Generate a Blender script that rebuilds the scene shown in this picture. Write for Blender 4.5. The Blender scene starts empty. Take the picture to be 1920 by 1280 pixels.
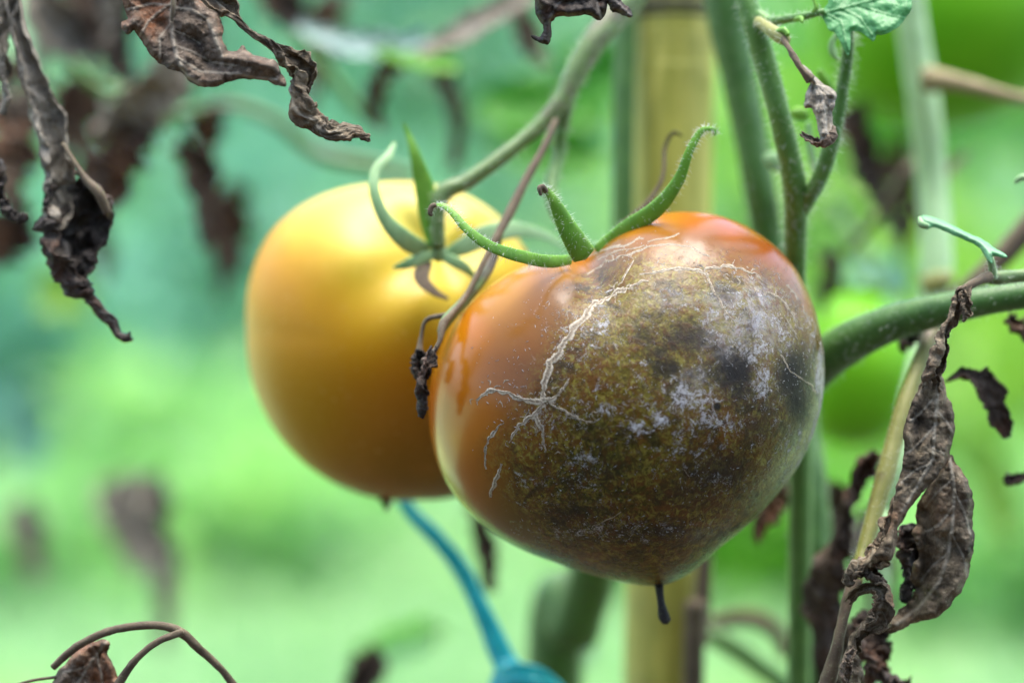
import bpy, math, random
import numpy as np
from mathutils import Vector
from mathutils.bvhtree import BVHTree
from mathutils.geometry import delaunay_2d_cdt

random.seed(7)
rng = np.random.default_rng(11)
R = math.radians
scene = bpy.context.scene

# ------------------------------------------------------------------ camera
CAM_H = 0.65
PITCH = R(8.0)
FOC = 100.0 / 36.0 * 1920.0            # focal length in photograph pixels
cam_data = bpy.data.cameras.new('camera')
cam_data.lens = 100.0
cam_data.sensor_width = 36.0
cam_data.clip_start = 0.01
cam_data.clip_end = 400.0
cam_data.dof.use_dof = True
cam_data.dof.focus_distance = 0.545
cam_data.dof.aperture_fstop = 5.3
cam = bpy.data.objects.new('camera', cam_data)
scene.collection.objects.link(cam)
cam.location = (0, 0, CAM_H)
cam.rotation_euler = (R(90) - PITCH, 0, 0)
scene.camera = cam

# ------------------------------------------------------------------ world, sun, exposure
SUN_EL, SUN_AZ = R(80), R(25)        # azimuth measured from +Y towards +X
world = bpy.data.worlds.new('World')
scene.world = world
world.use_nodes = True
wn = world.node_tree
wn.nodes.clear()
sky = wn.nodes.new('ShaderNodeTexSky')
sky.sky_type = 'NISHITA'
sky.sun_disc = False
sky.sun_elevation = SUN_EL
sky.sun_rotation = SUN_AZ
sky.air_density = 1.0
sky.dust_density = 3.0
sky.ozone_density = 1.0
bg = wn.nodes.new('ShaderNodeBackground')
bg.inputs['Strength'].default_value = 0.15
wo = wn.nodes.new('ShaderNodeOutputWorld')
wn.links.new(sky.outputs[0], bg.inputs[0])
wn.links.new(bg.outputs[0], wo.inputs[0])

sun_data = bpy.data.lights.new('sun', 'SUN')
sun_data.energy = 1.5
sun_data.angle = R(40)
sun_data.color = (1.0, 0.95, 0.87)
sun = bpy.data.objects.new('sun', sun_data)
scene.collection.objects.link(sun)
sd = Vector((math.sin(SUN_AZ) * math.cos(SUN_EL), math.cos(SUN_AZ) * math.cos(SUN_EL), math.sin(SUN_EL)))
sun.rotation_euler = (-sd).to_track_quat('-Z', 'Y').to_euler()

scene.view_settings.view_transform = 'Standard'
scene.view_settings.look = 'None'
scene.view_settings.exposure = 1.95
scene.view_settings.gamma = 1.0
scene.view_settings.use_curve_mapping = False
scene.cycles.use_denoising = True
scene.cycles.max_bounces = 8
scene.cycles.sample_clamp_indirect = 6.0

# ------------------------------------------------------------------ helpers
cp, sp_ = math.cos(PITCH), math.sin(PITCH)


def P(px, py, d):
    """a pixel of the photograph at d centimetres of depth -> world metres"""
    d = d * 0.01
    X = (px - 960.0) / FOC * d
    Y = (640.0 - py) / FOC * d
    return np.array([X, d * cp + Y * sp_, CAM_H - d * sp_ + Y * cp])


def to_px(v):
    """world points (n,3) -> pixel x, pixel y, depth in cm"""
    v = np.asarray(v, float)
    y, z = v[:, 1], v[:, 2] - CAM_H
    dep = y * cp - z * sp_
    up = y * sp_ + z * cp
    return 960 + v[:, 0] / dep * FOC, 640 - up / dep * FOC, dep * 100


PX = lambda d: d * 0.01 / FOC          # metres per photo pixel at depth d cm


def _hash(i, j, k, seed):
    h = (i * 374761393 + j * 668265263 + k * 2147483647 + seed * 1274126177) & 0xffffffff
    h = ((h ^ (h >> 13)) * 1274126177) & 0xffffffff
    h = (h ^ (h >> 16)) & 0xffffffff
    return h / 4294967295.0


def vnoise(p, seed=0):
    p = np.asarray(p, float)
    f = np.floor(p)
    t = p - f
    t = t * t * (3 - 2 * t)
    f = f.astype(np.int64)
    out = 0
    for a in (0, 1):
        for b in (0, 1):
            for c in (0, 1):
                w = (t[:, 0] if a else 1 - t[:, 0]) * (t[:, 1] if b else 1 - t[:, 1]) * (t[:, 2] if c else 1 - t[:, 2])
                out = out + w * _hash(f[:, 0] + a, f[:, 1] + b, f[:, 2] + c, seed)
    return out * 2 - 1


def fbm(p, octv=4, seed=0, gain=0.5):
    p = np.asarray(p, float)
    o, amp = 0, 1.0
    for k in range(octv):
        o = o + amp * vnoise(p * (2.03 ** k) + 17.3 * k, seed + k)
        amp *= gain
    return o


def smooth(a, b, x):
    t = np.clip((x - a) / (b - a), 0, 1)
    return t * t * (3 - 2 * t)


def catmull(pts, n):
    """resample rows of pts through a Catmull-Rom curve to n rows"""
    pts = np.asarray(pts, float)
    m = len(pts)
    if m == 2:
        t = np.linspace(0, 1, n)[:, None]
        return pts[0] * (1 - t) + pts[1] * t
    e = np.vstack([2 * pts[0] - pts[1], pts, 2 * pts[-1] - pts[-2]])
    u = np.linspace(0, m - 1 - 1e-9, n)
    i = u.astype(int)
    t = (u - i)[:, None]
    p0, p1, p2, p3 = e[i], e[i + 1], e[i + 2], e[i + 3]
    return 0.5 * (2 * p1 + (p2 - p0) * t + (2 * p0 - 5 * p1 + 4 * p2 - p3) * t ** 2 + (3 * p1 - p0 - 3 * p2 + p3) * t ** 3)


col = scene.collection


def thing(name, label, cat, loc, group=None):
    o = bpy.data.objects.new(name, None)
    o.empty_display_size = 0.01
    col.objects.link(o)
    o.location = tuple(float(c) for c in loc)
    o['label'] = label
    o['category'] = cat
    if group:
        o['group'] = group
    return o


def mesh_of(name, v, f, mat, attrs=None, smooth_shade=True):
    me = bpy.data.meshes.new(name)
    me.from_pydata([tuple(q) for q in np.asarray(v, float).tolist()], [], f if isinstance(f, list) else f.tolist())
    if smooth_shade:
        me.polygons.foreach_set('use_smooth', [True] * len(me.polygons))
    for k, a in (attrs or {}).items():
        a = np.asarray(a, float)
        if a.ndim == 1:
            at = me.attributes.new(k, 'FLOAT', 'POINT')
            at.data.foreach_set('value', a.astype(np.float32))
        else:
            at = me.attributes.new(k, 'FLOAT_COLOR', 'POINT')
            c = np.ones((len(a), 4), np.float32)
            c[:, :3] = a
            at.data.foreach_set('color', c.ravel())
    if mat:
        me.materials.append(mat)
    me.update()
    return me


def mk(name, v, f, mat, parent=None, attrs=None, thick=0.0, kind=None, label=None, loc=None, smooth_shade=True):
    """one mesh object; v is in world metres"""
    base = np.array(parent_world(parent)) if parent is not None else (np.array(loc) if loc is not None else np.zeros(3))
    me = mesh_of(name, np.asarray(v) - base, f, mat, attrs, smooth_shade)
    o = bpy.data.objects.new(name, me)
    col.objects.link(o)
    if parent is not None:
        o.parent = parent
    else:
        o.location = tuple(float(c) for c in base)
    if thick > 0:
        m = o.modifiers.new('thickness', 'SOLIDIFY')
        m.thickness = thick
        m.offset = 0.0
    if kind:
        o['kind'] = kind
    if label:
        o['label'] = label
    return o


def parent_world(p):
    v = Vector((0, 0, 0))
    while p is not None:
        v += p.location
        p = p.parent
    return v


# ------------------------------------------------------------------ materials
def material(name):
    m = bpy.data.materials.new(name)
    m.use_nodes = True
    nt = m.node_tree
    b = nt.nodes['Principled BSDF']
    return m, nt, b


def N(nt, t, **kw):
    n = nt.nodes.new(t)
    for k, v in kw.items():
        if k in n.inputs:
            n.inputs[k].default_value = v
        else:
            setattr(n, k, v)
    return n


def noise_node(nt, scale, detail=4, rough=0.55, vec=None, dist=0.0):
    n = N(nt, 'ShaderNodeTexNoise')
    n.inputs['Scale'].default_value = scale
    n.inputs['Detail'].default_value = detail
    n.inputs['Roughness'].default_value = rough
    n.inputs['Distortion'].default_value = dist
    if vec is not None:
        nt.links.new(vec, n.inputs['Vector'])
    return n


def ramp(nt, fac, stops):
    r = N(nt, 'ShaderNodeValToRGB')
    e = r.color_ramp.elements
    while len(e) < len(stops):
        e.new(0.5)
    for q, (p_, c) in zip(e, stops):
        q.position = p_
        q.color = (c[0], c[1], c[2], 1) if hasattr(c, '__len__') else (c, c, c, 1)
    nt.links.new(fac, r.inputs[0])
    return r


def mix(nt, fac, a, b, mode='MIX'):
    m = N(nt, 'ShaderNodeMix', data_type='RGBA', blend_type=mode)
    for s, v in ((0, fac), (6, a), (7, b)):
        if hasattr(v, 'is_linked') or hasattr(v, 'links'):
            nt.links.new(v, m.inputs[s])
        elif hasattr(v, '__len__'):
            m.inputs[s].default_value = (v[0], v[1], v[2], 1)
        else:
            m.inputs[s].default_value = v
    return m.outputs[2]


def math_n(nt, op, a, b=None):
    m = N(nt, 'ShaderNodeMath', operation=op)
    for s, v in ((0, a), (1, b)):
        if v is None:
            continue
        if hasattr(v, 'links'):
            nt.links.new(v, m.inputs[s])
        else:
            m.inputs[s].default_value = v
    return m.outputs[0]


def bump(nt, b, h, dist, strength=1.0):
    n = N(nt, 'ShaderNodeBump')
    n.inputs['Distance'].default_value = dist
    n.inputs['Strength'].default_value = strength
    nt.links.new(h, n.inputs['Height'])
    nt.links.new(n.outputs[0], b.inputs['Normal'])
    return n


def coords(nt):
    return N(nt, 'ShaderNodeTexCoord').outputs['Object']


def attr(nt, name, colr=False):
    a = N(nt, 'ShaderNodeAttribute', attribute_name=name)
    return a.outputs['Color'] if colr else a.outputs['Fac']


def make_stem_mat(name, c1, c2, scale=260, rough=0.5, sheen=0.12, streak=0.5, blot=None, fleck=0.3):
    m, nt, b = material(name)
    co = coords(nt)
    n1 = noise_node(nt, scale, 5, 0.6, co)
    c = ramp(nt, n1.outputs[0], [(0.3, c1), (0.7, c2)]).outputs[0]
    mp = N(nt, 'ShaderNodeMapping')
    mp.inputs['Scale'].default_value = (1, 1, 0.12)
    nt.links.new(co, mp.inputs[0])
    n2 = noise_node(nt, scale * 4, 3, 0.6, mp.outputs[0])
    c = mix(nt, math_n(nt, 'MULTIPLY', n2.outputs[0], streak), c, tuple(q * 0.55 for q in c1))
    if blot:
        n3 = noise_node(nt, 70, 3, 0.6, co)
        k = ramp(nt, n3.outputs[0], [(0.54, 0.0), (0.66, 1.0)]).outputs[0]
        c = mix(nt, k, c, blot)
    n4 = noise_node(nt, 2600, 2, 0.6, co)
    k = ramp(nt, n4.outputs[0], [(0.60, 0.0), (0.72, fleck)]).outputs[0]
    c = mix(nt, k, c, (0.30, 0.40, 0.22))
    nt.links.new(c, b.inputs['Base Color'])
    b.inputs['Roughness'].default_value = rough
    b.inputs['Sheen Weight'].default_value = sheen
    b.inputs['Sheen Roughness'].default_value = 0.4
    b.inputs['Sheen Tint'].default_value = (0.85, 1.0, 0.8, 1)
    b.inputs['Subsurface Weight'].default_value = 0.15
    b.inputs['Subsurface Radius'].default_value = (0.5, 1.0, 0.2)
    b.inputs['Subsurface Scale'].default_value = 0.001
    bump(nt, b, n2.outputs[0], 0.0002, 0.7)
    return m


M = {}
M['stem'] = make_stem_mat('green_stem', (0.07, 0.20, 0.028), (0.12, 0.28, 0.045))
M['stem_dark'] = make_stem_mat('dark_green_stem', (0.045, 0.135, 0.02), (0.085, 0.22, 0.036), sheen=0.08)
M['stem_pale'] = make_stem_mat('pale_green_stem', (0.38, 0.62, 0.28), (0.46, 0.68, 0.34))
M['stem_yellow'] = make_stem_mat('yellowing_stem', (0.20, 0.22, 0.04), (0.30, 0.29, 0.07), blot=(0.09, 0.05, 0.02))
M['stem_grey'] = make_stem_mat('grey_green_stem', (0.09, 0.17, 0.04), (0.16, 0.26, 0.075), blot=(0.10, 0.08, 0.05))
M['sepal'] = make_stem_mat('sepal_green', (0.10, 0.27, 0.014), (0.17, 0.38, 0.028), sheen=0.05, streak=0.12, fleck=0.06)
M['sepal_pale'] = make_stem_mat('sepal_pale_green', (0.20, 0.38, 0.15), (0.30, 0.48, 0.22), sheen=0.15, streak=0.2)
M['dry_stalk'] = make_stem_mat('dry_stalk', (0.075, 0.052, 0.030), (0.18, 0.135, 0.078), sheen=0.1, rough=0.8)
M['tan_stalk'] = make_stem_mat('tan_stalk', (0.24, 0.19, 0.08), (0.36, 0.29, 0.14), sheen=0.1, rough=0.7)
M['black_stub'] = make_stem_mat('black_stub', (0.016, 0.014, 0.012), (0.035, 0.03, 0.024), sheen=0.0, rough=0.8)

m, nt, b = material('plant_hair')
b.inputs['Base Color'].default_value = (0.80, 0.88, 0.76, 1)
b.inputs['Roughness'].default_value = 0.4
b.inputs['Transmission Weight'].default_value = 0.3
M['hair'] = m


def make_dead(name, dark, mid, light, rust=0.3, vein=(0.40, 0.36, 0.27)):
    m, nt, b = material(name)
    co = coords(nt)
    n1 = noise_node(nt, 150, 6, 0.62, co, 0.6)
    c = ramp(nt, n1.outputs[0], [(0.26, dark), (0.50, mid), (0.76, light)]).outputs[0]
    n2 = noise_node(nt, 75, 5, 0.65, co)
    k = ramp(nt, n2.outputs[0], [(0.52, 0.0), (0.68, rust)]).outputs[0]
    c = mix(nt, k, c, (0.30, 0.095, 0.022))
    n3 = noise_node(nt, 900, 4, 0.7, co)
    k = ramp(nt, n3.outputs[0], [(0.5, 0.0), (0.72, 0.6)]).outputs[0]
    c = mix(nt, k, c, tuple(q * 0.45 for q in dark))
    k = ramp(nt, n3.outputs[0], [(0.28, 0.5), (0.42, 0.0)]).outputs[0]
    c = mix(nt, k, c, tuple(min(1, q * 1.5) for q in light))
    va = attr(nt, 'vein')
    c = mix(nt, math_n(nt, 'MULTIPLY', va, 0.75), c, vein)
    nt.links.new(c, b.inputs['Base Color'])
    b.inputs['Roughness'].default_value = 0.68
    b.inputs['Specular IOR Level'].default_value = 0.4
    mp = noise_node(nt, 420, 6, 0.7, co, 1.2)
    bump(nt, b, mp.outputs[0], 0.0011, 0.9)
    tr = N(nt, 'ShaderNodeBsdfTranslucent')
    nt.links.new(mix(nt, 0.35, c, (0.30, 0.15, 0.05)), tr.inputs[0])
    ms = N(nt, 'ShaderNodeMixShader')
    ms.inputs[0].default_value = 0.14
    nt.links.new(b.outputs[0], ms.inputs[1])
    nt.links.new(tr.outputs[0], ms.inputs[2])
    nt.links.new(ms.outputs[0], nt.nodes['Material Output'].inputs[0])
    return m


M['dead'] = make_dead('dead_leaf', (0.036, 0.027, 0.016), (0.155, 0.118, 0.070), (0.40, 0.33, 0.21), 0.3)
M['dead_rust'] = make_dead('rusty_dead_leaf', (0.045, 0.030, 0.019), (0.17, 0.125, 0.083), (0.36, 0.29, 0.21), 0.75, (0.46, 0.40, 0.30))
M['dead_black'] = make_dead('blackened_leaf', (0.012, 0.010, 0.008), (0.042, 0.033, 0.025), (0.17, 0.145, 0.11), 0.3, (0.16, 0.15, 0.13))
M['dead_pale'] = make_dead('pale_dead_leaf', (0.09, 0.075, 0.055), (0.34, 0.30, 0.225), (0.56, 0.52, 0.42), 0.08, (0.46, 0.42, 0.34))
M['dead_far'] = make_dead('dark_brown_leaf', (0.024, 0.016, 0.011), (0.080, 0.055, 0.036), (0.20, 0.15, 0.105), 0.4, (0.14, 0.115, 0.09))


def make_leaf(name, c1, c2, vein, trans=0.35, rough=0.45, scale=60):
    m, nt, b = material(name)
    co = coords(nt)
    n1 = noise_node(nt, scale, 4, 0.6, co)
    c = ramp(nt, n1.outputs[0], [(0.3, c1), (0.7, c2)]).outputs[0]
    c = mix(nt, math_n(nt, 'MULTIPLY', attr(nt, 'vein'), 0.6), c, vein)
    nt.links.new(c, b.inputs['Base Color'])
    b.inputs['Roughness'].default_value = rough
    n2 = noise_node(nt, scale * 12, 4, 0.6, co)
    bump(nt, b, n2.outputs[0], 0.0004, 0.5)
    tr = N(nt, 'ShaderNodeBsdfTranslucent')
    tc = mix(nt, 0.5, c, (c2[0] * 1.4, c2[1] * 1.5, c2[2] * 0.5))
    nt.links.new(tc, tr.inputs[0])
    ms = N(nt, 'ShaderNodeMixShader')
    ms.inputs[0].default_value = trans
    nt.links.new(b.outputs[0], ms.inputs[1])
    nt.links.new(tr.outputs[0], ms.inputs[2])
    nt.links.new(ms.outputs[0], nt.nodes['Material Output'].inputs[0])
    return m


M['leaf'] = make_leaf('tomato_leaf', (0.10, 0.33, 0.11), (0.15, 0.42, 0.16), (0.06, 0.22, 0.06))
M['leaf_bright'] = make_leaf('bright_leaf', (0.10, 0.34, 0.02), (0.17, 0.46, 0.035), (0.2, 0.45, 0.08))
M['leaf_pale'] = make_leaf('pale_weed_leaf', (0.28, 0.54, 0.22), (0.38, 0.64, 0.30), (0.3, 0.5, 0.3), 0.45)
M['leaf_teal'] = make_leaf('teal_leaf', (0.04, 0.18, 0.11), (0.08, 0.26, 0.17), (0.1, 0.3, 0.2), 0.25)
M['leaf_fresh'] = make_leaf('fresh_mint_leaf', (0.14, 0.40, 0.18), (0.20, 0.48, 0.25), (0.3, 0.5, 0.3), 0.3)
M['leaf_mint'] = make_leaf('mint_leaf', (0.13, 0.36, 0.25), (0.20, 0.46, 0.34), (0.3, 0.5, 0.4), 0.3)
M['leaf_lime'] = make_leaf('lime_leaf', (0.20, 0.42, 0.05), (0.34, 0.55, 0.09), (0.3, 0.5, 0.1), 0.4)
M['leaf_dark'] = make_leaf('dark_leaf', (0.02, 0.06, 0.015), (0.04, 0.10, 0.025), (0.03, 0.07, 0.02), 0.2)
M['leaf_deep'] = make_leaf('deep_green_leaf', (0.05, 0.27, 0.006), (0.08, 0.36, 0.010), (0.1, 0.3, 0.02), 0.35)
M['leaf_silver'] = make_leaf('silvery_leaf', (0.22, 0.36, 0.32), (0.32, 0.46, 0.42), (0.3, 0.4, 0.35), 0.2)

# green fruit
m, nt, b = material('green_tomato_skin')
co = coords(nt)
n1 = noise_node(nt, 25, 3, 0.5, co)
c = ramp(nt, n1.outputs[0], [(0.3, (0.12, 0.42, 0.006)), (0.7, (0.20, 0.54, 0.010))]).outputs[0]
nt.links.new(c, b.inputs['Base Color'])
b.inputs['Roughness'].default_value = 0.5
b.inputs['Specular IOR Level'].default_value = 0.25
b.inputs['Subsurface Weight'].default_value = 0.2
b.inputs['Subsurface Radius'].default_value = (0.6, 1.0, 0.2)
b.inputs['Subsurface Scale'].default_value = 0.006
M['green_fruit'] = m

# bamboo
m, nt, b = material('bamboo')
co = coords(nt)
mp = N(nt, 'ShaderNodeMapping')
mp.inputs['Scale'].default_value = (1, 1, 0.035)
nt.links.new(co, mp.inputs[0])
n1 = noise_node(nt, 320, 4, 0.6, mp.outputs[0])
n2 = noise_node(nt, 45, 4, 0.6, co)
c = ramp(nt, n1.outputs[0], [(0.3, (0.30, 0.31, 0.035)), (0.7, (0.60, 0.56, 0.12))]).outputs[0]
c = mix(nt, ramp(nt, n2.outputs[0], [(0.45, 0.0), (0.75, 0.6)]).outputs[0], c, (0.17, 0.19, 0.04))
nt.links.new(c, b.inputs['Base Color'])
b.inputs['Roughness'].default_value = 0.5
bump(nt, b, n1.outputs[0], 0.0004, 0.5)
M['bamboo'] = m
m, nt, b = material('bamboo_node')
n1 = noise_node(nt, 300, 4, 0.6, coords(nt))
c = ramp(nt, n1.outputs[0], [(0.3, (0.02, 0.02, 0.014)), (0.7, (0.06, 0.055, 0.04))]).outputs[0]
nt.links.new(c, b.inputs['Base Color'])
b.inputs['Roughness'].default_value = 0.7
M['bamboo_node'] = m

# teal plastic tie
m, nt, b = material('teal_plastic')
co = coords(nt)
n1 = noise_node(nt, 180, 4, 0.6, co)
c = ramp(nt, n1.outputs[0], [(0.3, (0.0, 0.30, 0.35)), (0.7, (0.01, 0.48, 0.54))]).outputs[0]
nt.links.new(c, b.inputs['Base Color'])
b.inputs['Roughness'].default_value = 0.35
b.inputs['Subsurface Weight'].default_value = 0.1
bump(nt, b, n1.outputs[0], 0.0006, 0.5)
M['teal'] = m

# tomato skins: colour comes from the 'tint' attribute (ripeness, rot, painted sheen and shade), the mould from 'mould'
def make_skin(name, rotten):
    m, nt, b = material(name)
    co = coords(nt)
    c = attr(nt, 'tint', True)
    c = mix(nt, 1.0, c, (0.56, 0.54, 0.2) if rotten else (0.72, 0.70, 0.25), 'MULTIPLY')
    if rotten:
        rot = attr(nt, 'rot')
        mould = attr(nt, 'mould')
        nA = noise_node(nt, 480, 7, 0.68, co, 0.5)
        nB = noise_node(nt, 1900, 5, 0.7, co, 0.3)
        nC = noise_node(nt, 800, 6, 0.75, co, 0.8)
        nD = noise_node(nt, 160, 6, 0.68, co, 0.6)
        # mottling of the rotten flesh
        c1 = mix(nt, ramp(nt, nA.outputs[0], [(0.44, 0.0), (0.58, 0.75)]).outputs[0], c, (0.125, 0.046, 0.006))
        c1 = mix(nt, ramp(nt, nC.outputs[0], [(0.49, 0.0), (0.60, 0.8)]).outputs[0], c1, (0.25, 0.215, 0.035))
        c1 = mix(nt, ramp(nt, nB.outputs[0], [(0.36, 0.6), (0.45, 0.0)]).outputs[0], c1, (0.018, 0.013, 0.006))
        c1 = mix(nt, ramp(nt, nD.outputs[0], [(0.38, 0.8), (0.5, 0.0)]).outputs[0], c1, (0.022, 0.016, 0.005))
        c = mix(nt, rot, c, c1)
        dk = math_n(nt, 'MULTIPLY', attr(nt, 'dark'), ramp(nt, nA.outputs[0], [(0.25, 1.0), (0.75, 0.72)]).outputs[0])
        c = mix(nt, dk, c, (0.012, 0.010, 0.009))
        # fine yellow flecks on the sound skin
        fl = ramp(nt, nB.outputs[0], [(0.64, 0.0), (0.74, 0.35)]).outputs[0]
        c = mix(nt, fl, c, (0.40, 0.24, 0.10))
        # sky sheen painted as pale colour, with pale mould at the rim
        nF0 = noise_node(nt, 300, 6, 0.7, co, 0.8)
        fm = math_n(nt, 'MULTIPLY', attr(nt, 'sheen_mould'), ramp(nt, nF0.outputs[0], [(0.42, 0.1), (0.60, 0.95)]).outputs[0])
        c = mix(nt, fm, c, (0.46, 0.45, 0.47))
        # white mould, fuzzy threads and flecks
        nE = noise_node(nt, 1500, 6, 0.8, co, 1.6)
        nF = noise_node(nt, 420, 7, 0.78, co, 1.0)
        thr = math_n(nt, 'ADD', math_n(nt, 'MULTIPLY', nE.outputs[0], 1.0), math_n(nt, 'MULTIPLY', nF.outputs[0], 1.35))
        thr = math_n(nt, 'ADD', math_n(nt, 'SUBTRACT', thr, 0.60), math_n(nt, 'MULTIPLY', mould, 0.40))
        mk_ = ramp(nt, thr, [(0.765, 0.0), (0.90, 0.95)]).outputs[0]
        mk_ = math_n(nt, 'MULTIPLY', mk_, ramp(nt, mould, [(0.0, 0.0), (0.12, 1.0)]).outputs[0])
        c = mix(nt, mk_, c, (0.56, 0.55, 0.54))
        dk = math_n(nt, 'MULTIPLY', attr(nt, 'dark'), ramp(nt, nC.outputs[0], [(0.38, 1.0), (0.62, 0.82)]).outputs[0])
        c = mix(nt, dk, c, (0.012, 0.010, 0.008))
        rgh = math_n(nt, 'ADD', math_n(nt, 'MULTIPLY', mk_, 0.5), math_n(nt, 'ADD', 0.21, math_n(nt, 'ADD', math_n(nt, 'MULTIPLY', math_n(nt, 'MULTIPLY', rot, nA.outputs[0]), 0.14), math_n(nt, 'MULTIPLY', attr(nt, 'dark'), 0.35))))
        nt.links.new(rgh, b.inputs['Roughness'])
        h = math_n(nt, 'ADD', math_n(nt, 'MULTIPLY', mk_, 1.0), math_n(nt, 'MULTIPLY', math_n(nt, 'MULTIPLY', nA.outputs[0], rot), 0.9))
        bump(nt, b, h, 0.00045, 0.7)
    else:
        nA = noise_node(nt, 45, 4, 0.6, co)
        c = mix(nt, ramp(nt, nA.outputs[0], [(0.42, 0.0), (0.7, 0.35)]).outputs[0], c, (0.50, 0.22, 0.02))
        nS = noise_node(nt, 900, 3, 0.6, co)
        c = mix(nt, ramp(nt, nS.outputs[0], [(0.62, 0.0), (0.70, 0.3)]).outputs[0], c, (0.80, 0.55, 0.16))
        b.inputs['Roughness'].default_value = 0.42
    nt.links.new(c, b.inputs['Base Color'])
    b.inputs['Subsurface Weight'].default_value = 0.12
    b.inputs['Subsurface Radius'].default_value = (1.0, 0.45, 0.15)
    b.inputs['Subsurface Scale'].default_value = 0.0007 if rotten else 0.003
    b.inputs['Coat Weight'].default_value = 0.0
    b.inputs['IOR'].default_value = 1.35
    b.inputs['Coat Roughness'].default_value = 0.16
    return m


M['skin_rot'] = make_skin('rotten_tomato_skin', True)
M['skin_yellow'] = make_skin('ripening_tomato_skin', False)

m, nt, b = material('crack_scar')
co = coords(nt)
n1 = noise_node(nt, 2200, 4, 0.7, co)
e = attr(nt, 'edge')
c = ramp(nt, n1.outputs[0], [(0.42, (0.07, 0.045, 0.018)), (0.60, (0.26, 0.20, 0.12))]).outputs[0]
c = mix(nt, math_n(nt, 'MULTIPLY', e, ramp(nt, n1.outputs[0], [(0.3, 0.3), (0.6, 1.0)]).outputs[0]), c, (0.60, 0.53, 0.40))
nt.links.new(c, b.inputs['Base Color'])
b.inputs['Roughness'].default_value = 0.6
bump(nt, b, n1.outputs[0], 0.0003, 0.8)
M['scar'] = m

# ground and grass
m, nt, b = material('turf_and_added_soil')
co = coords(nt)
n1 = noise_node(nt, 1.3, 6, 0.6, co)
n2 = noise_node(nt, 30, 5, 0.6, co)
c = ramp(nt, n1.outputs[0], [(0.36, (0.26, 0.50, 0.34)), (0.5, (0.36, 0.58, 0.28)), (0.62, (0.50, 0.68, 0.24))]).outputs[0]
c = mix(nt, ramp(nt, n2.outputs[0], [(0.5, 0.0), (0.72, 0.3)]).outputs[0], c, (0.10, 0.10, 0.05))
sx = N(nt, 'ShaderNodeSeparateXYZ')
nt.links.new(co, sx.inputs[0])
nw = math_n(nt, 'ADD', sx.outputs[1], math_n(nt, 'MULTIPLY', n1.outputs[0], 0.3))
added_bed = N(nt, 'ShaderNodeMapRange')
nt.links.new(nw, added_bed.inputs[0])
added_bed.inputs[1].default_value = 1.35
added_bed.inputs[2].default_value = 1.45
added_bed.inputs[3].default_value = 1.0
added_bed.inputs[4].default_value = 0.0
soil = ramp(nt, n2.outputs[0], [(0.3, (0.03, 0.022, 0.015)), (0.7, (0.075, 0.055, 0.04))]).outputs[0]  # colour of the added unseen soil
c = mix(nt, added_bed.outputs[0], c, soil)  # unseen dark soil near the plants, added to cut upward light bounce
nt.links.new(c, b.inputs['Base Color'])
b.inputs['Roughness'].default_value = 0.9
M['ground'] = m

m, nt, b = material('grass_blades')
c = attr(nt, 'tint', True)
nt.links.new(c, b.inputs['Base Color'])
b.inputs['Roughness'].default_value = 0.5
tr = N(nt, 'ShaderNodeBsdfTranslucent')
nt.links.new(c, tr.inputs[0])
ms = N(nt, 'ShaderNodeMixShader')
ms.inputs[0].default_value = 0.4
nt.links.new(b.outputs[0], ms.inputs[1])
nt.links.new(tr.outputs[0], ms.inputs[2])
nt.links.new(ms.outputs[0], nt.nodes['Material Output'].inputs[0])
M['grass'] = m


# ------------------------------------------------------------------ shape builders
def frames(c):
    """tangent, side, up for each point of a polyline, twist free"""
    c = np.asarray(c)
    t = np.gradient(c, axis=0)
    t /= np.linalg.norm(t, axis=1)[:, None] + 1e-12
    view = np.array([0, cp, -sp_])
    s = np.cross(t[0], view)
    if np.linalg.norm(s) < 1e-3:
        s = np.cross(t[0], [0, 0, 1.0])
    s /= np.linalg.norm(s)
    S = [s]
    for k in range(1, len(c)):
        s = S[-1] - t[k] * np.dot(S[-1], t[k])
        s /= np.linalg.norm(s) + 1e-12
        S.append(s)
    S = np.array(S)
    return t, S, np.cross(S, t)


def path3(rows):
    """rows (px, py, depth cm, width px) -> centres and radii in metres"""
    rows = np.asarray(rows, float)
    c = np.array([P(r[0], r[1], r[2]) for r in rows])
    rad = np.array([r[3] * 0.5 * PX(r[2]) for r in rows])
    return c, rad


def tube(rows, seg=18, n=None, flat=1.0, lump=0.05, seed=0, world=None, close=True):
    if world is None:
        c, rad = path3(rows)
    else:
        c, rad = world
    L = np.sum(np.linalg.norm(np.diff(c, axis=0), axis=1))
    if n is None:
        n = int(np.clip(L / max(np.mean(rad) * 0.5, 1e-5), 12, 160))
    q = catmull(np.hstack([c, rad[:, None]]), n)
    c, rad = q[:, :3], np.maximum(q[:, 3], 1e-5)
    t, S, U = frames(c)
    a = np.linspace(0, 2 * math.pi, seg, endpoint=False)
    ca, sa = np.cos(a), np.sin(a)
    lum = 1 + lump * fbm(np.stack([np.repeat(np.arange(n) * 0.25, seg), np.tile(ca * 1.5, n), np.tile(sa * 1.5, n)], 1), 3, seed).reshape(n, seg)
    rr = rad[:, None] * lum
    v = c[:, None, :] + rr[..., None] * (ca[None, :, None] * S[:, None, :] + flat * sa[None, :, None] * U[:, None, :])
    v = v.reshape(-1, 3)
    f = []
    for i in range(n - 1):
        for j in range(seg):
            k = (j + 1) % seg
            f.append((i * seg + j, i * seg + k, (i + 1) * seg + k, (i + 1) * seg + j))
    if close:
        v = np.vstack([v, c[0] - t[0] * rad[0] * 0.5, c[-1] + t[-1] * rad[-1] * 0.5])
        a0, a1 = n * seg, n * seg + 1
        for j in range(seg):
            k = (j + 1) % seg
            f.append((a0, k, j))
            f.append((a1, (n - 1) * seg + j, (n - 1) * seg + k))
    return v, f, (c, rad, S, U, t)


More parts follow.
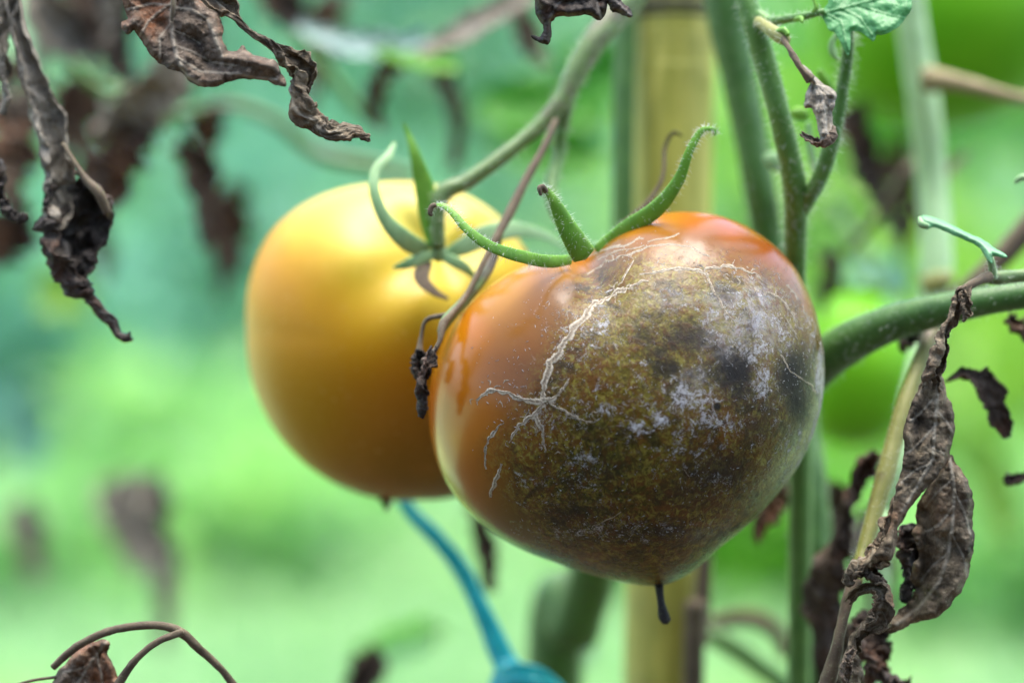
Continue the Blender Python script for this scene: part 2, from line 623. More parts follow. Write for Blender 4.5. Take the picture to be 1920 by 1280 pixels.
def hairs(core, count, length, seed=0, width=0.000027, flat=1.0):
    """short stiff plant hairs standing on a tube"""
    r = np.random.default_rng(seed)
    c, rad, S, U, t = core
    V, F = [], []
    for _ in range(count):
        i = r.integers(0, len(c) - 1)
        w = r.random()
        cc = c[i] * (1 - w) + c[i + 1] * w
        a = r.random() * 2 * math.pi
        o = math.cos(a) * S[i] + math.sin(a) * flat * U[i]
        base = cc + o * rad[i] * 0.97
        d = o / np.linalg.norm(o) + 0.35 * r.normal(size=3)
        d /= np.linalg.norm(d)
        l = length * (0.4 + 0.8 * r.random())
        bend = np.array([0, 0, -0.15 * l]) + 0.12 * l * r.normal(size=3)
        s1 = np.cross(d, t[i])
        s1 /= np.linalg.norm(s1) + 1e-9
        s2 = np.cross(d, s1)
        k = len(V)
        for q in range(3):
            an = q * 2.094
            V.append(base + width * 1.3 * (math.cos(an) * s1 + math.sin(an) * s2))
        mid = base + d * l * 0.55
        for q in range(3):
            an = q * 2.094
            V.append(mid + width * 0.8 * (math.cos(an) * s1 + math.sin(an) * s2))
        V.append(base + d * l + bend)
        for q in range(3):
            p = (q + 1) % 3
            F.append((k + q, k + p, k + 3 + p, k + 3 + q))
            F.append((k + 3 + q, k + 3 + p, k + 6))
    return np.array(V), F


def add_stem(parent, name, rows, mat, hair=0, hl=0.0018, seed=0, flat=1.0, lump=0.05, seg=18, label=None):
    v, f, core = tube(rows, seg=seg, seed=seed, flat=flat, lump=lump)
    o = mk(name, v, f, mat, parent, label=label)
    if hair:
        hv, hf = hairs(core, hair, hl, seed, flat=flat)
        mk('hairs', hv, hf, M['hair'], o, kind='stuff')
    return o


def ribbon_leaf(rows, curl=1.9, n=110, m=34, seed=0, crumple=0.22, jag=0.18, veins=7, twist0=0.0):
    """a dried leaf rolled round its length. rows: px, py, depth, width px, twist (radians)"""
    rows = np.asarray(rows, float)
    c, rad = path3(rows)
    q = catmull(np.hstack([c, rad[:, None], rows[:, 4:5]]), n)
    c, rad, tw = q[:, :3], np.maximum(q[:, 3], 2e-5), q[:, 4] + twist0
    t, S, U = frames(c)
    s = np.linspace(-1, 1, m)
    ts = np.linspace(0, 1, n)
    T, SS = np.meshgrid(ts, s, indexing='ij')
    ed = 1 + jag * fbm(np.stack([T.ravel() * 26, np.sign(SS.ravel()) * 3, np.full(T.size, seed * 3.7)], 1), 4, seed).reshape(T.shape) * np.abs(SS) ** 3
    cu = curl * (1 + 0.35 * fbm(np.stack([ts * 6, ts * 0, ts * 0 + seed], 1), 2, seed + 9))[:, None]
    a = SS * ed * cu
    k = 1.0 / max(math.sin(min(curl, math.pi / 2)), 0.3)
    # spiral the rolled edge slightly inwards so that it never meets itself
    rr = rad[:, None] * k * (1 - 0.10 * np.abs(SS) ** 2 * min(curl, 2.5))
    x = np.sin(a) * rr
    z = (np.cos(a) - math.cos(min(curl, 2.2)) * 0.3) * rr * 0.8
    vein_s = np.abs(((T * veins - np.abs(SS) * 0.9) % 1.0) - 0.5)
    vn = smooth(0.43, 0.5, vein_s) * (0.75 * (1 - np.abs(SS) * 0.6)) + smooth(0.09, 0.0, np.abs(SS))
    puck = -np.cos(vein_s * 2 * math.pi) * 0.05
    P0 = np.stack([T.ravel() * 9, SS.ravel() * 1.6, np.full(T.size, seed * 2.1)], 1)
    nz = fbm(P0, 4, seed + 3).reshape(T.shape)
    nr = (np.abs(fbm(P0 * np.array([1.5, 1.5, 1]) + 5, 4, seed + 5)).reshape(T.shape)) * -1.0
    h = rad[:, None] * (crumple * nz + crumple * 1.3 * (nr + 0.35) + puck + 0.05 * vn)
    lat = rad[:, None] * crumple * 0.8 * fbm(P0 + 40, 4, seed + 7).reshape(T.shape)
    x = x + np.sin(a) * h + lat
    z = z + np.cos(a) * h
    ct, st = np.cos(tw)[:, None], np.sin(tw)[:, None]
    xx, zz = x * ct - z * st, x * st + z * ct
    v = c[:, None, :] + xx[..., None] * S[:, None, :] + zz[..., None] * U[:, None, :]
    v = v + (0.25 * rad[:, None] * fbm(P0 * 1.7 + 90, 3, seed + 11).reshape(T.shape))[..., None] * t[:, None, :]
    f = [(i * m + j, i * m + j + 1, (i + 1) * m + j + 1, (i + 1) * m + j) for i in range(n - 1) for j in range(m - 1)]
    return v.reshape(-1, 3), f, {'vein': np.clip(vn, 0, 1).ravel()}


def seg_dist(p, poly):
    """distance of 2D points to a polyline"""
    p = np.asarray(p, float)
    best = np.full(len(p), 1e9)
    for a, b_ in zip(poly[:-1], poly[1:]):
        a, b_ = np.array(a, float), np.array(b_, float)
        d = b_ - a
        t = np.clip(((p - a) @ d) / (d @ d + 1e-9), 0, 1)
        best = np.minimum(best, np.linalg.norm(p - (a + t[:, None] * d), axis=1))
    return best


def outline_leaf(outline, depth, veins=(), creases=(), res=5.0, crumple=3.0, edge_curl=8.0, tilt=(0, 0), seed=0,
                 rough_edge=2.0, pucker=6.0, curl_w=22.0):
    """a blade with a given outline: veins stand proud towards the viewer, the blade puckers between them and the rim rolls away.
    outline/veins in photo pixels, heights in photo pixels at that depth"""
    o = catmull(np.array(list(outline) + [outline[0]], float), len(outline) * 9)[:-1]
    o = o + rough_edge * np.stack([fbm(np.stack([o[:, 0] * .09, o[:, 1] * .09, o[:, 0] * 0 + 3 + seed], 1), 3, seed),
                                   fbm(np.stack([o[:, 0] * .09, o[:, 1] * .09, o[:, 0] * 0 + 9 + seed], 1), 3, seed + 1)], 1)
    x0, y0 = o.min(0)
    x1, y1 = o.max(0)
    gx, gy = np.meshgrid(np.arange(x0, x1, res), np.arange(y0, y1, res * 0.87))
    gx = gx + (np.arange(gx.shape[0]) % 2)[:, None] * res * 0.5
    g = np.stack([gx.ravel(), gy.ravel()], 1)
    ins = np.zeros(len(g), bool)
    j = len(o) - 1
    for i in range(len(o)):
        xi, yi = o[i]
        xj, yj = o[j]
        c_ = ((yi > g[:, 1]) != (yj > g[:, 1])) & (g[:, 0] < (xj - xi) * (g[:, 1] - yi) / (yj - yi + 1e-12) + xi)
        ins ^= c_
        j = i
    ring = [tuple(q) for q in o] + [tuple(o[0])]
    g = g[ins]
    g = g[seg_dist(g, ring) > res * 0.45]
    pts = [Vector(q) for q in o.tolist()] + [Vector(q) for q in g.tolist()]
    n = len(o)
    r = delaunay_2d_cdt(pts, [(i, (i + 1) % n) for i in range(n)], [list(range(n))], 1, 1e-6)
    v2 = np.array([tuple(q) for q in r[0]])
    f = [tuple(q) for q in r[2]]
    de = seg_dist(v2, ring)
    h = crumple * fbm(np.stack([v2[:, 0] / 38, v2[:, 1] / 38, v2[:, 0] * 0 + seed], 1), 4, seed + 2, 0.55) * 1.4
    h += crumple * (0.4 - np.abs(fbm(np.stack([v2[:, 0] / 24, v2[:, 1] / 24, v2[:, 0] * 0 + seed + 5], 1), 4, seed + 4, 0.6))) * 1.4
    vn = np.zeros(len(v2))
    dmin = np.full(len(v2), 1e9)
    for vv in veins:
        w = vv[1]
        d = seg_dist(v2, vv[0])
        dmin = np.minimum(dmin, d)
        vn = np.maximum(vn, np.exp(-(d / w) ** 2))
        h += w * 1.8 * np.exp(-(d / w) ** 2)
    if len(veins):
        h += pucker * np.minimum(dmin / 22.0, 1.0) * 1.0
    for line, hgt, w in creases:
        h += hgt * np.exp(-(seg_dist(v2, line) / w) ** 2)
    h -= edge_curl * (1 - smooth(0, curl_w, de)) ** 2
    cx, cy = v2.mean(0)
    h += tilt[0] * (v2[:, 0] - cx) + tilt[1] * (v2[:, 1] - cy)
    dd = depth - h * PX(depth) * 100
    v = np.array([P(a, b_, d_) for (a, b_), d_ in zip(v2, dd)])
    return v, f, {'vein': np.clip(vn, 0, 1)}


def cube_sphere(n):
    """evenly spread unit directions with quads; shared seams merged"""
    u = np.tan(np.linspace(-1, 1, n + 1) * math.pi / 4)
    A, B = np.meshgrid(u, u, indexing='ij')
    one = np.ones_like(A)
    fs = [(one, A, B), (-one, B, A), (B, one, A), (A, -one, B), (A, B, one), (B, A, -one)]
    V = np.concatenate([np.stack(q, -1).reshape(-1, 3) for q in fs])
    V /= np.linalg.norm(V, axis=1)[:, None]
    key = np.round(V * 1e5).astype(np.int64)
    _, idx, inv = np.unique(key, axis=0, return_index=True, return_inverse=True)
    inv = inv.ravel()
    F = []
    m = n + 1
    i, j = np.meshgrid(np.arange(n), np.arange(n), indexing='ij')
    q = np.stack([i * m + j, (i + 1) * m + j, (i + 1) * m + j + 1, i * m + j + 1], -1).reshape(-1, 4)
    for k in range(6):
        F.append(inv[q + k * m * m])
    return V[idx], np.concatenate(F)


def fruit_from_outline(outline, centre, depth, half_cm, n=150, extra=None, blend=0.55):
    """a round fruit whose cross-section facing the viewer follows the outline. Returns world verts, faces, unit dirs"""
    D, F = cube_sphere(n)
    o = np.array(outline, float) - np.array(centre)
    ang = np.unwrap(np.arctan2(-o[:, 1], o[:, 0]))
    if ang[-1] < ang[0]:
        ang, o = ang[::-1], o[::-1]
    rad = np.linalg.norm(o, axis=1)
    k = len(ang)
    # smooth periodic interpolation
    A = np.concatenate([ang - 2 * math.pi, ang, ang + 2 * math.pi])
    Rr = np.tile(rad, 3)
    tt = np.linspace(ang[0] - 0.6, ang[0] + 2 * math.pi + 0.6, 2400)
    ri = np.interp(tt, A, Rr)
    ker = np.hanning(61)
    ker /= ker.sum()
    ri = np.convolve(ri, ker, 'same')
    phi = np.arctan2(D[:, 2], D[:, 0])
    phi = (phi - ang[0]) % (2 * math.pi) + ang[0]
    rp = np.interp(phi, tt, ri)
    rho = np.sqrt(D[:, 0] ** 2 + D[:, 2] ** 2)
    rm = rad.mean()
    w = smooth(0.0, blend, rho)
    rp = rm * (1 - w) + rp * w
    s = PX(depth)
    X = D[:, 0] * rp * s
    Z = D[:, 2] * rp * s
    Y = D[:, 1] * half_cm * 0.01
    if extra is not None:
        dpx, dpy, ddep = extra(D, rp)          # photo pixels, photo pixels (down), cm away
        X, Z, Y = X + dpx * s, Z - dpy * s, Y + ddep * 0.01
    c0 = P(centre[0], centre[1], depth)
    v = c0 + X[:, None] * np.array([1, 0, 0]) + Y[:, None] * np.array([0, cp, -sp_]) + Z[:, None] * np.array([0, sp_, cp])
    # outward winding
    a, b_, c_ = v[F[:, 0]], v[F[:, 1]], v[F[:, 2]]
    nn = np.cross(b_ - a, c_ - a)
    bad = np.einsum('ij,ij->i', nn, a - c0) < 0
    F[bad] = F[bad][:, ::-1]
    return v, F, D


def paint(px, py, pts, sharp=1.0):
    """blend of colours placed on the skin: pts (x, y, radius, (r,g,b))"""
    W = np.full(len(px), 1e-6)
    C = np.zeros((len(px), 3))
    for x, y, r, c in pts:
        w = np.exp(-(((px - x) ** 2 + (py - y) ** 2) / (r * r)) * sharp)
        W += w
        C += w[:, None] * np.array(c)
    return C / W[:, None]


# ------------------------------------------------------------------ ground
gv, gf = [], []
gs = [-60, -20, -6, -2, 0, 2, 6, 20, 60]
gy_ = [-20, -5, 0, 1, 2, 4, 8, 16, 40, 120]
for y in gy_:
    for x in gs:
        gv.append((x, y, 0.0))
for j in range(len(gy_) - 1):
    for i in range(len(gs) - 1):
        a = j * len(gs) + i
        gf.append((a, a + 1, a + 1 + len(gs), a + len(gs)))
mk('ground', gv, gf, M['ground'], kind='structure')

# grass: patches of differently coloured turf and clover
def turf_tint(x, y):
    p_ = np.stack([x * 1.4, y * 1.0, x * 0 + 2.2], 1)
    a = fbm(p_, 3, 5)
    b2 = fbm(p_ * 0.8 + 31, 3, 8)
    c0 = np.array([0.36, 0.58, 0.28])
    c1 = np.array([0.48, 0.68, 0.24])
    c2 = np.array([0.30, 0.54, 0.38])
    w1 = smooth(0.0, 0.55, a)[:, None]
    w2 = smooth(0.05, 0.6, b2)[:, None]
    c = c0 * (1 - w1) + c1 * w1
    return c * (1 - w2) + c2 * w2


def grass_field(n, y0, y1, hmax, seed):
    r = np.random.default_rng(seed)
    y = y0 * (y1 / y0) ** r.random(n)
    half = 0.25 * y + 0.25
    x = (r.random(n) * 2 - 1) * half
    keep = y > 1.25
    x, y = x[keep], y[keep]
    n = len(x)
    h = hmax * (0.4 + 0.7 * r.random(n)) * (0.6 + 0.25 * y)
    w = 0.005 * (0.6 + r.random(n)) * (0.5 + 0.35 * y)
    an = r.random(n) * math.pi
    lean = r.normal(size=(n, 2)) * 0.5
    bx, by = np.cos(an) * w, np.sin(an) * w
    base = np.stack([x, y, np.zeros(n)], 1)
    side = np.stack([bx, by, np.zeros(n)], 1)
    mid = base + np.stack([lean[:, 0] * h * 0.3, lean[:, 1] * h * 0.3, h * 0.6], 1)
    tip = base + np.stack([lean[:, 0] * h, lean[:, 1] * h, h], 1)
    V = np.stack([base - side, base + side, mid + side * 0.8, mid - side * 0.8, tip], 1).reshape(-1, 3)
    k = np.arange(n)[:, None] * 5
    F = [tuple(q) for q in (k + np.array([0, 1, 2, 3])).tolist()] + [tuple(q) for q in (k + np.array([3, 2, 4])).tolist()]
    t = turf_tint(x, y) * (0.8 + 0.4 * r.random(n))[:, None]
    return V, F, np.repeat(t, 5, 0)


V, F, T_ = grass_field(60000, 1.2, 14.0, 0.03, 3)
mk('grass', V, F, M['grass'], kind='stuff', attrs={'tint': T_}, smooth_shade=False)


# shrubs behind the lawn: stem parts + many real leaves
def shrub(x, y, w, h, mat, label, seed, group='shrubs behind the lawn', nleaf=900, size=0.06, cat='shrub', name='shrub'):
    r = np.random.default_rng(seed)
    root = thing(name, label, cat, (x, y, 0), group)
    V, F = [], []
    pk = r.normal(size=(14, 3)) * np.array([w * 0.28, w * 0.2, h * 0.22]) + np.array([x, y, h * 0.55])
    for _ in range(nleaf):
        c_ = pk[r.integers(len(pk))] + r.normal(size=3) * np.array([w * 0.13, w * 0.12, h * 0.13])
        c_[2] = abs(c_[2])
        d = r.normal(size=3)
        d[2] -= 0.3
        d /= np.linalg.norm(d)
        s = np.cross(d, r.normal(size=3))
        s /= np.linalg.norm(s)
        u = np.cross(s, d)
        L = size * (0.6 + 0.8 * r.random())
        k = len(V)
        V += [c_, c_ + d * L * .4 + s * L * .28 + u * L * .05, c_ + d * L, c_ + d * L * .4 - s * L * .28 + u * L * .05, c_ + d * L * .45 - u * L * .03]
        F += [(k, k + 1, k + 4), (k + 1, k + 2, k + 4), (k + 2, k + 3, k + 4), (k + 3, k, k + 4)]
    mk('foliage', V, F, mat, root, kind='stuff', attrs={'vein': np.zeros(len(V))}, smooth_shade=False)
    for q in range(4):
        a = pk[q]
        v, f, _ = tube(None, seg=7, n=12, world=(np.array([[x, y, -0.02], [x + (a[0] - x) * .3, y, a[2] * .5], a]), np.array([.014, .01, .005])))
        mk('branch', v, f, M['stem_dark'], root)
    return root


sh = [
    (-1.35, 4.6, 1.0, 1.15, 'leaf_mint', 'blue green leafy shrub at the far left behind the lawn'),
    (-0.72, 5.1, 1.0, 1.2, 'leaf_mint', 'blue green shrub behind the dangling brown leaves at upper left'),
    (-0.10, 4.9, 1.0, 1.2, 'leaf_mint', 'pale mint shrub seen above the yellow tomato'),
    (0.45, 5.4, 1.0, 1.2, 'leaf', 'green shrub behind the bamboo stake'),
    (0.95, 4.8, 1.0, 1.1, 'leaf_lime', 'yellow green shrub behind the big green tomato at upper right'),
    (1.5, 5.2, 1.0, 1.2, 'leaf_bright', 'bright green shrub beyond the right edge of the lawn'),
]
for i, (x, y, w, h, mt, lb) in enumerate(sh):
    shrub(x, y, w, h, M[mt], lb, 40 + i)
# taller hedge closing the view further back
for i in range(9):
    shrub(-4.4 + i * 1.1, 8.6 + 0.3 * (i % 3), 1.7, 2.0, M['leaf_mint' if i < 5 else 'leaf'],
          'tall soft green hedge bush far behind the lawn', 60 + i, 'hedge bushes far behind the lawn', 1100, 0.14, 'bush', 'hedge_bush')

# loose leafy garden plants standing in and beyond the lawn
for i, (px_, py_, w_, h_, mt, lb) in enumerate([
    (440, 760, .42, .42, 'leaf_mint', 'low blue green plant on the lawn between the black leaf and the yellow tomato'),
    (600, 560, .50, .55, 'leaf_teal', 'teal bushy plant on the lawn just left of the yellow tomato'),
    (300, 520, .50, .75, 'leaf_teal', 'dark teal plant behind the leaves at upper left'),
    (90, 600, .40, .30, 'leaf_lime', 'low lime green plant at the left below the black leaf scrap'),
    (40, 900, .40, .40, 'leaf_mint', 'mint green plant at the left edge of the lawn'),
    (1690, 620, .45, .70, 'leaf_bright', 'bright green leafy plant behind the pale stem at right'),
    (1620, 560, .35, .55, 'leaf_teal', 'teal leafy plant behind the thick branch'),
    (1860, 1000, .40, .40, 'leaf_lime', 'yellow green plant on the lawn at the right edge'),
    (230, 720, .22, .16, 'leaf_pale', 'small rounded weed clump on the lawn left of the yellow tomato'),
    (330, 960, .20, .14, 'leaf_pale', 'small green weed clump on the lawn at lower left'),
    (130, 1130, .18, .12, 'leaf_pale', 'small pale mint weed clump in the bottom left of the lawn'),
    (520, 1080, .18, .12, 'leaf_pale', 'small green weed clump on the lawn left of the teal string'),
    (1750, 900, .22, .16, 'leaf_pale', 'small mint weed clump behind the large dead leaf'),
    (1380, 1130, .16, .14, 'leaf_bright', 'small bright weed clump right of the lower bamboo cane'),
    (1880, 1200, .16, .12, 'leaf_pale', 'small green weed clump in the bottom right of the lawn'),
    (900, 470, .60, 1.0, 'leaf_teal', 'tall teal plant behind the arching stalk'),
]):
    q = P(px_, py_, 100.0)
    dist = CAM_H / (CAM_H - q[2]) if q[2] < CAM_H - 0.05 else 6.0
    dist = min(dist, 6.5)
    shrub(q[0] * dist, q[1] * dist, w_, h_, M[mt], lb, 140 + i, 'garden plants on the lawn', 420, 0.07, 'plant', 'garden_plant')

# unseen bushes added behind the camera to block low sky light
for i in range(5):
    shrub(-1.6 + i * 0.8, -1.2 - 0.1 * (i % 2), 0.9, 1.9, M['leaf_dark'], 'dark green bush added behind the camera to block low sky light',
          90 + i, 'added light blocking bushes behind the camera', 2600, 0.10, 'bush', 'blocker_bush')

# ------------------------------------------------------------------ bamboo stake
def stake_point(py, d=66.0):
    return P(1268 - (py - 0) * 0.0205, py, d)


top, bot = stake_point(-900), stake_point(1280)
dirn = (bot - top) / np.linalg.norm(bot - top)
ground_pt = bot + dirn * (bot[2] / -dirn[2])
root = thing('bamboo_stake', 'yellow bamboo cane standing upright behind the rotting tomato', 'stake', ground_pt)
rad = 75 * PX(66)
nodes_py = [18.0, -1400 + 0.0]
v, f, _ = tube(None, seg=40, n=90, lump=0.012, world=(np.array([ground_pt + [0, 0, -0.02], stake_point(600), stake_point(60), stake_point(-1400)]), np.array([rad * 0.98, rad * 0.99, rad, rad])))
mk('cane', v, f, M['bamboo'], root)
for py, k, h, mt in ((12, 1.07, 11, 'bamboo_node'), (32, 1.035, 6, 'bamboo_node'), (76, 1.015, 5, 'bamboo')):
    v, f, _ = tube(None, seg=40, n=7, lump=0.01, close=False, world=(np.array([stake_point(py - h), stake_point(py), stake_point(py + h)]), np.array([rad * 0.985, rad * k, rad * 0.985])))
    mk('node_ring', v, f, M[mt], root)

# ------------------------------------------------------------------ yellow tomato behind
out_b = [(463, 620), (466, 540), (482, 485), (512, 432), (560, 390), (620, 361), (690, 346), (770, 341), (850, 353), (925, 395), (985, 470),
         (1022, 560), (1035, 650), (1020, 750), (980, 840), (920, 902), (860, 930), (790, 937), (720, 935), (655, 917), (600, 888), (545, 842), (498, 775), (470, 700)]


def dent_back(D, rp):
    # hollow where the calyx sits, on the upper front
    x = D[:, 0] * rp + 750
    y = 645 - D[:, 2] * rp
    fr = (D[:, 1] < 0.2)
    r2 = ((x - 822) / 95.0) ** 2 + ((y - 455) / 75.0) ** 2
    dip = np.exp(-r2) * fr
    a = np.arctan2(y - 455, x - 822)
    rib = 0.10 * np.cos(a * 5 + 0.6) * np.exp(-((np.sqrt(r2) - 1.4) / 1.1) ** 2) * fr
    return np.zeros(len(x)), dip * 16, dip * 0.75 + rib


v, F, D = fruit_from_outline(out_b, (750, 645), 62.0, 3.1, 110, dent_back)
px, py, dp = to_px(v)
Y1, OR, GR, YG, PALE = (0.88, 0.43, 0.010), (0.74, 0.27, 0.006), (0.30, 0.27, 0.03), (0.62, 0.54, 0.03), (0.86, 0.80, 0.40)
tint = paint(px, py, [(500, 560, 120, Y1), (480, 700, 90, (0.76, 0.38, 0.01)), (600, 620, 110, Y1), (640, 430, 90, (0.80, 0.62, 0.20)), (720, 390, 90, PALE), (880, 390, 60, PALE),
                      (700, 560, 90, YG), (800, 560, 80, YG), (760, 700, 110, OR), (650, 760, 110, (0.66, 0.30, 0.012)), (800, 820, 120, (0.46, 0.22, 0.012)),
                      (700, 900, 90, (0.25, 0.19, 0.02)), (560, 800, 90, (0.50, 0.33, 0.02)), (860, 900, 80, (0.22, 0.17, 0.02)), (860, 500, 70, YG), (980, 700, 130, OR)])  # pale top paints in sky glare, darker lower points the underside shade
base_b = P(822, 470, 59.5)
tom_b = thing('tomato', 'smooth yellow and orange tomato, unblemished, partly hidden behind the rotting one', 'tomato', base_b, 'ripening tomatoes on the truss')
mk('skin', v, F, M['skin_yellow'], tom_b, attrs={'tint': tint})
# calyx of the yellow tomato
add_stem(tom_b, 'calyx_disc', [(822, 462, 58.7, 24), (822, 474, 58.6, 32), (822, 484, 58.7, 22)], M['sepal_pale'], seg=20, lump=0.16)
sep_b = [
    [(800, 472, 58.6, 30), (760, 450, 58.0, 36), (722, 410, 57.8, 26), (702, 360, 57.8, 20), (705, 318, 58, 18), (728, 292, 58.2, 16), (740, 268, 58.4, 8)],
    [(818, 462, 58.6, 30), (808, 410, 58.6, 42), (795, 350, 58.6, 36), (778, 290, 58.6, 20), (764, 250, 58.7, 9), (757, 232, 58.7, 4)],
    [(835, 476, 58.8, 16), (870, 462, 58.9, 34), (915, 440, 59.2, 40), (965, 430, 59.8, 34), (1020, 440, 60.4, 22), (1062, 466, 60.8, 8)],
    [(815, 478, 58.5, 16), (790, 484, 58.4, 22), (765, 494, 58.3, 20), (738, 502, 58.4, 6)],
    [(828, 480, 58.5, 16), (852, 490, 58.4, 22), (874, 504, 58.4, 18), (892, 522, 58.5, 6)],
    [(800, 490, 58.5, 24), (790, 520, 58.2, 30), (812, 545, 58.1, 20), (840, 560, 58.2, 8)],
]
for i, s in enumerate(sep_b):
    o = add_stem(tom_b, 'sepal', s, M['sepal'] if i == 1 else (M['dry_stalk'] if i == 5 else M['sepal_pale']), flat=0.2, seed=30 + i)
add_stem(tom_b, 'blossom_scar', [(722, 932, 61.6, 26), (726, 942, 61.6, 18), (724, 956, 61.6, 6)], M['dry_stalk'], seed=5)

# ------------------------------------------------------------------ rotting tomato in front
out_f = [(1020, 489), (985, 497), (930, 528), (880, 570), (840, 622), (815, 684), (804, 750), (808, 820), (825, 882), (855, 933), (900, 980), (960, 1020),
         (1040, 1052), (1110, 1076), (1180, 1090), (1240, 1092), (1290, 1072), (1350, 1022), (1400, 982), (1450, 932), (1490, 882), (1517, 830), (1537, 770), (1544, 700),
         (1540, 640), (1522, 570), (1492, 506), (1450, 460), (1400, 425), (1340, 402), (1280, 397), (1220, 403), (1180, 420), (1140, 445), (1108, 466), (1065, 478)]
CF = (1175, 745)


def dent_front(D, rp):
    x = D[:, 0] * rp + CF[0]
    y = CF[1] - D[:, 2] * rp
    fr = smooth(0.35, -0.1, D[:, 1])
    d = seg_dist(np.stack([x, y], 1), [(1080, 452), (1098, 500), (1120, 560)])
    g = np.exp(-(d / 34.0) ** 2) * smooth(600, 470, y)
    lump = 0.06 * np.sin(x / 120.0 + 1.0) * np.cos(y / 140.0)
    tip = np.exp(-(((x - 1240) / 70.0) ** 2 + ((y - 1085) / 55.0) ** 2)) * 8
    return np.zeros(len(x)), g * 9 + tip * 0.6, (g * 0.42) * fr + lump * fr


DEP_F = 57.0
vF, FF, DF = fruit_from_outline(out_f, CF, DEP_F, 3.55, 210, dent_front, 0.7)
px, py, dp = to_px(vF)
ORG, DOR, PNK = (0.76, 0.25, 0.010), (0.66, 0.13, 0.008), (0.33, 0.125, 0.04)
BRN, OLV, DRK, RST = (0.20, 0.095, 0.026), (0.175, 0.145, 0.035), (0.035, 0.028, 0.018), (0.27, 0.105, 0.02)
OLD = (0.085, 0.085, 0.022)
pts = [  # skin colours, with pale and purplish sky sheen painted in on the shoulders
    (820, 650, 60, (0.74, 0.30, 0.03)), (870, 620, 60, ORG), (815, 760, 55, DOR), (850, 830, 60, ORG), (860, 720, 55, ORG), (930, 560, 50, (0.72, 0.34, 0.06)), (860, 920, 55, (0.55, 0.19, 0.02)), (960, 520, 40, (0.75, 0.36, 0.05)),
    (1090, 490, 28, (0.66, 0.20, 0.02)), (1060, 500, 30, (0.62, 0.30, 0.10)),
    (900, 760, 50, (0.62, 0.20, 0.02)), (930, 700, 50, (0.42, 0.15, 0.03)), (950, 620, 45, (0.42, 0.18, 0.05)), (1040, 600, 45, (0.26, 0.13, 0.07)), (1050, 690, 40, (0.22, 0.11, 0.04)), (990, 690, 40, (0.26, 0.11, 0.06)), (900, 870, 50, (0.45, 0.15, 0.015)), (930, 940, 60, (0.30, 0.14, 0.02)),
    (980, 640, 60, PNK), (1010, 570, 60, PNK), (960, 730, 50, (0.34, 0.12, 0.03)), (1060, 540, 50, (0.30, 0.15, 0.10)), (1120, 520, 40, (0.28, 0.14, 0.09)),
    (1000, 810, 60, RST), (960, 860, 50, (0.26, 0.13, 0.02)),
    (1240, 402, 34, (0.66, 0.26, 0.015)), (1310, 400, 34, (0.66, 0.20, 0.012)), (1380, 418, 36, (0.60, 0.15, 0.01)), (1440, 450, 36, (0.52, 0.12, 0.01)), (1488, 500, 32, (0.48, 0.14, 0.01)), (1518, 560, 26, (0.42, 0.14, 0.01)), (1180, 425, 26, (0.60, 0.24, 0.02)),
    (1150, 470, 40, (0.34, 0.16, 0.06)), (1230, 455, 40, (0.36, 0.15, 0.05)), (1320, 470, 45, (0.30, 0.12, 0.06)), (1400, 480, 45, (0.32, 0.13, 0.06)), (1460, 550, 40, (0.26, 0.12, 0.04)),
    (1150, 600, 60, OLV), (1200, 560, 55, (0.25, 0.20, 0.07)), (1270, 550, 50, (0.25, 0.18, 0.07)), (1180, 660, 60, OLV), (1100, 690, 50, BRN), (1080, 740, 50, (0.20, 0.12, 0.025)),
    (1300, 560, 40, (0.28, 0.24, 0.10)), (1340, 580, 50, (0.36, 0.34, 0.22)), (1400, 590, 60, (0.36, 0.30, 0.20)), (1460, 620, 45, (0.30, 0.24, 0.10)), (1510, 630, 35, (0.30, 0.18, 0.05)),
    (1250, 650, 45, (0.10, 0.075, 0.03)), (1300, 640, 40, (0.12, 0.08, 0.03)), (1230, 720, 55, (0.20, 0.15, 0.06)), (1300, 720, 50, (0.26, 0.20, 0.10)),
    (1375, 700, 36, DRK), (1390, 740, 32, (0.09, 0.055, 0.02)), (1440, 700, 35, (0.24, 0.17, 0.09)), (1495, 700, 34, (0.045, 0.04, 0.03)), (1498, 745, 34, (0.05, 0.045, 0.03)), (1525, 700, 18, (0.26, 0.15, 0.04)),
    (1530, 800, 30, (0.22, 0.19, 0.07)), (1450, 790, 50, (0.17, 0.07, 0.015)), (1340, 800, 50, RST), (1260, 800, 55, (0.24, 0.15, 0.06)), (1180, 790, 60, (0.16, 0.11, 0.03)),
    (1100, 830, 70, OLD), (1180, 880, 70, OLD), (1260, 870, 60, (0.17, 0.13, 0.035)), (1340, 870, 55, (0.10, 0.06, 0.02)), (1400, 870, 50, (0.16, 0.07, 0.018)), (1460, 860, 45, (0.17, 0.12, 0.03)),
    (1000, 920, 60, OLD), (1080, 940, 70, (0.075, 0.08, 0.02)), (1180, 970, 70, (0.08, 0.065, 0.02)), (1270, 960, 60, (0.12, 0.06, 0.018)), (1350, 950, 50, (0.12, 0.07, 0.03)), (1420, 940, 45, (0.15, 0.15, 0.05)),
    (960, 990, 50, (0.16, 0.12, 0.02)), (1050, 1020, 50, (0.11, 0.10, 0.03)), (1150, 1045, 45, (0.13, 0.10, 0.04)), (1110, 1060, 24, (0.34, 0.15, 0.10)), (1240, 1050, 50, (0.12, 0.09, 0.03)), (1330, 1020, 45, (0.12, 0.11, 0.045)),
]
tint = paint(px, py, pts, 1.3)
fac = smooth(0.5, 0.0, DF[:, 1])[:, None]
tint = tint * fac + np.array(BRN) * (1 - fac)
sp2 = np.stack([px, py], 1)
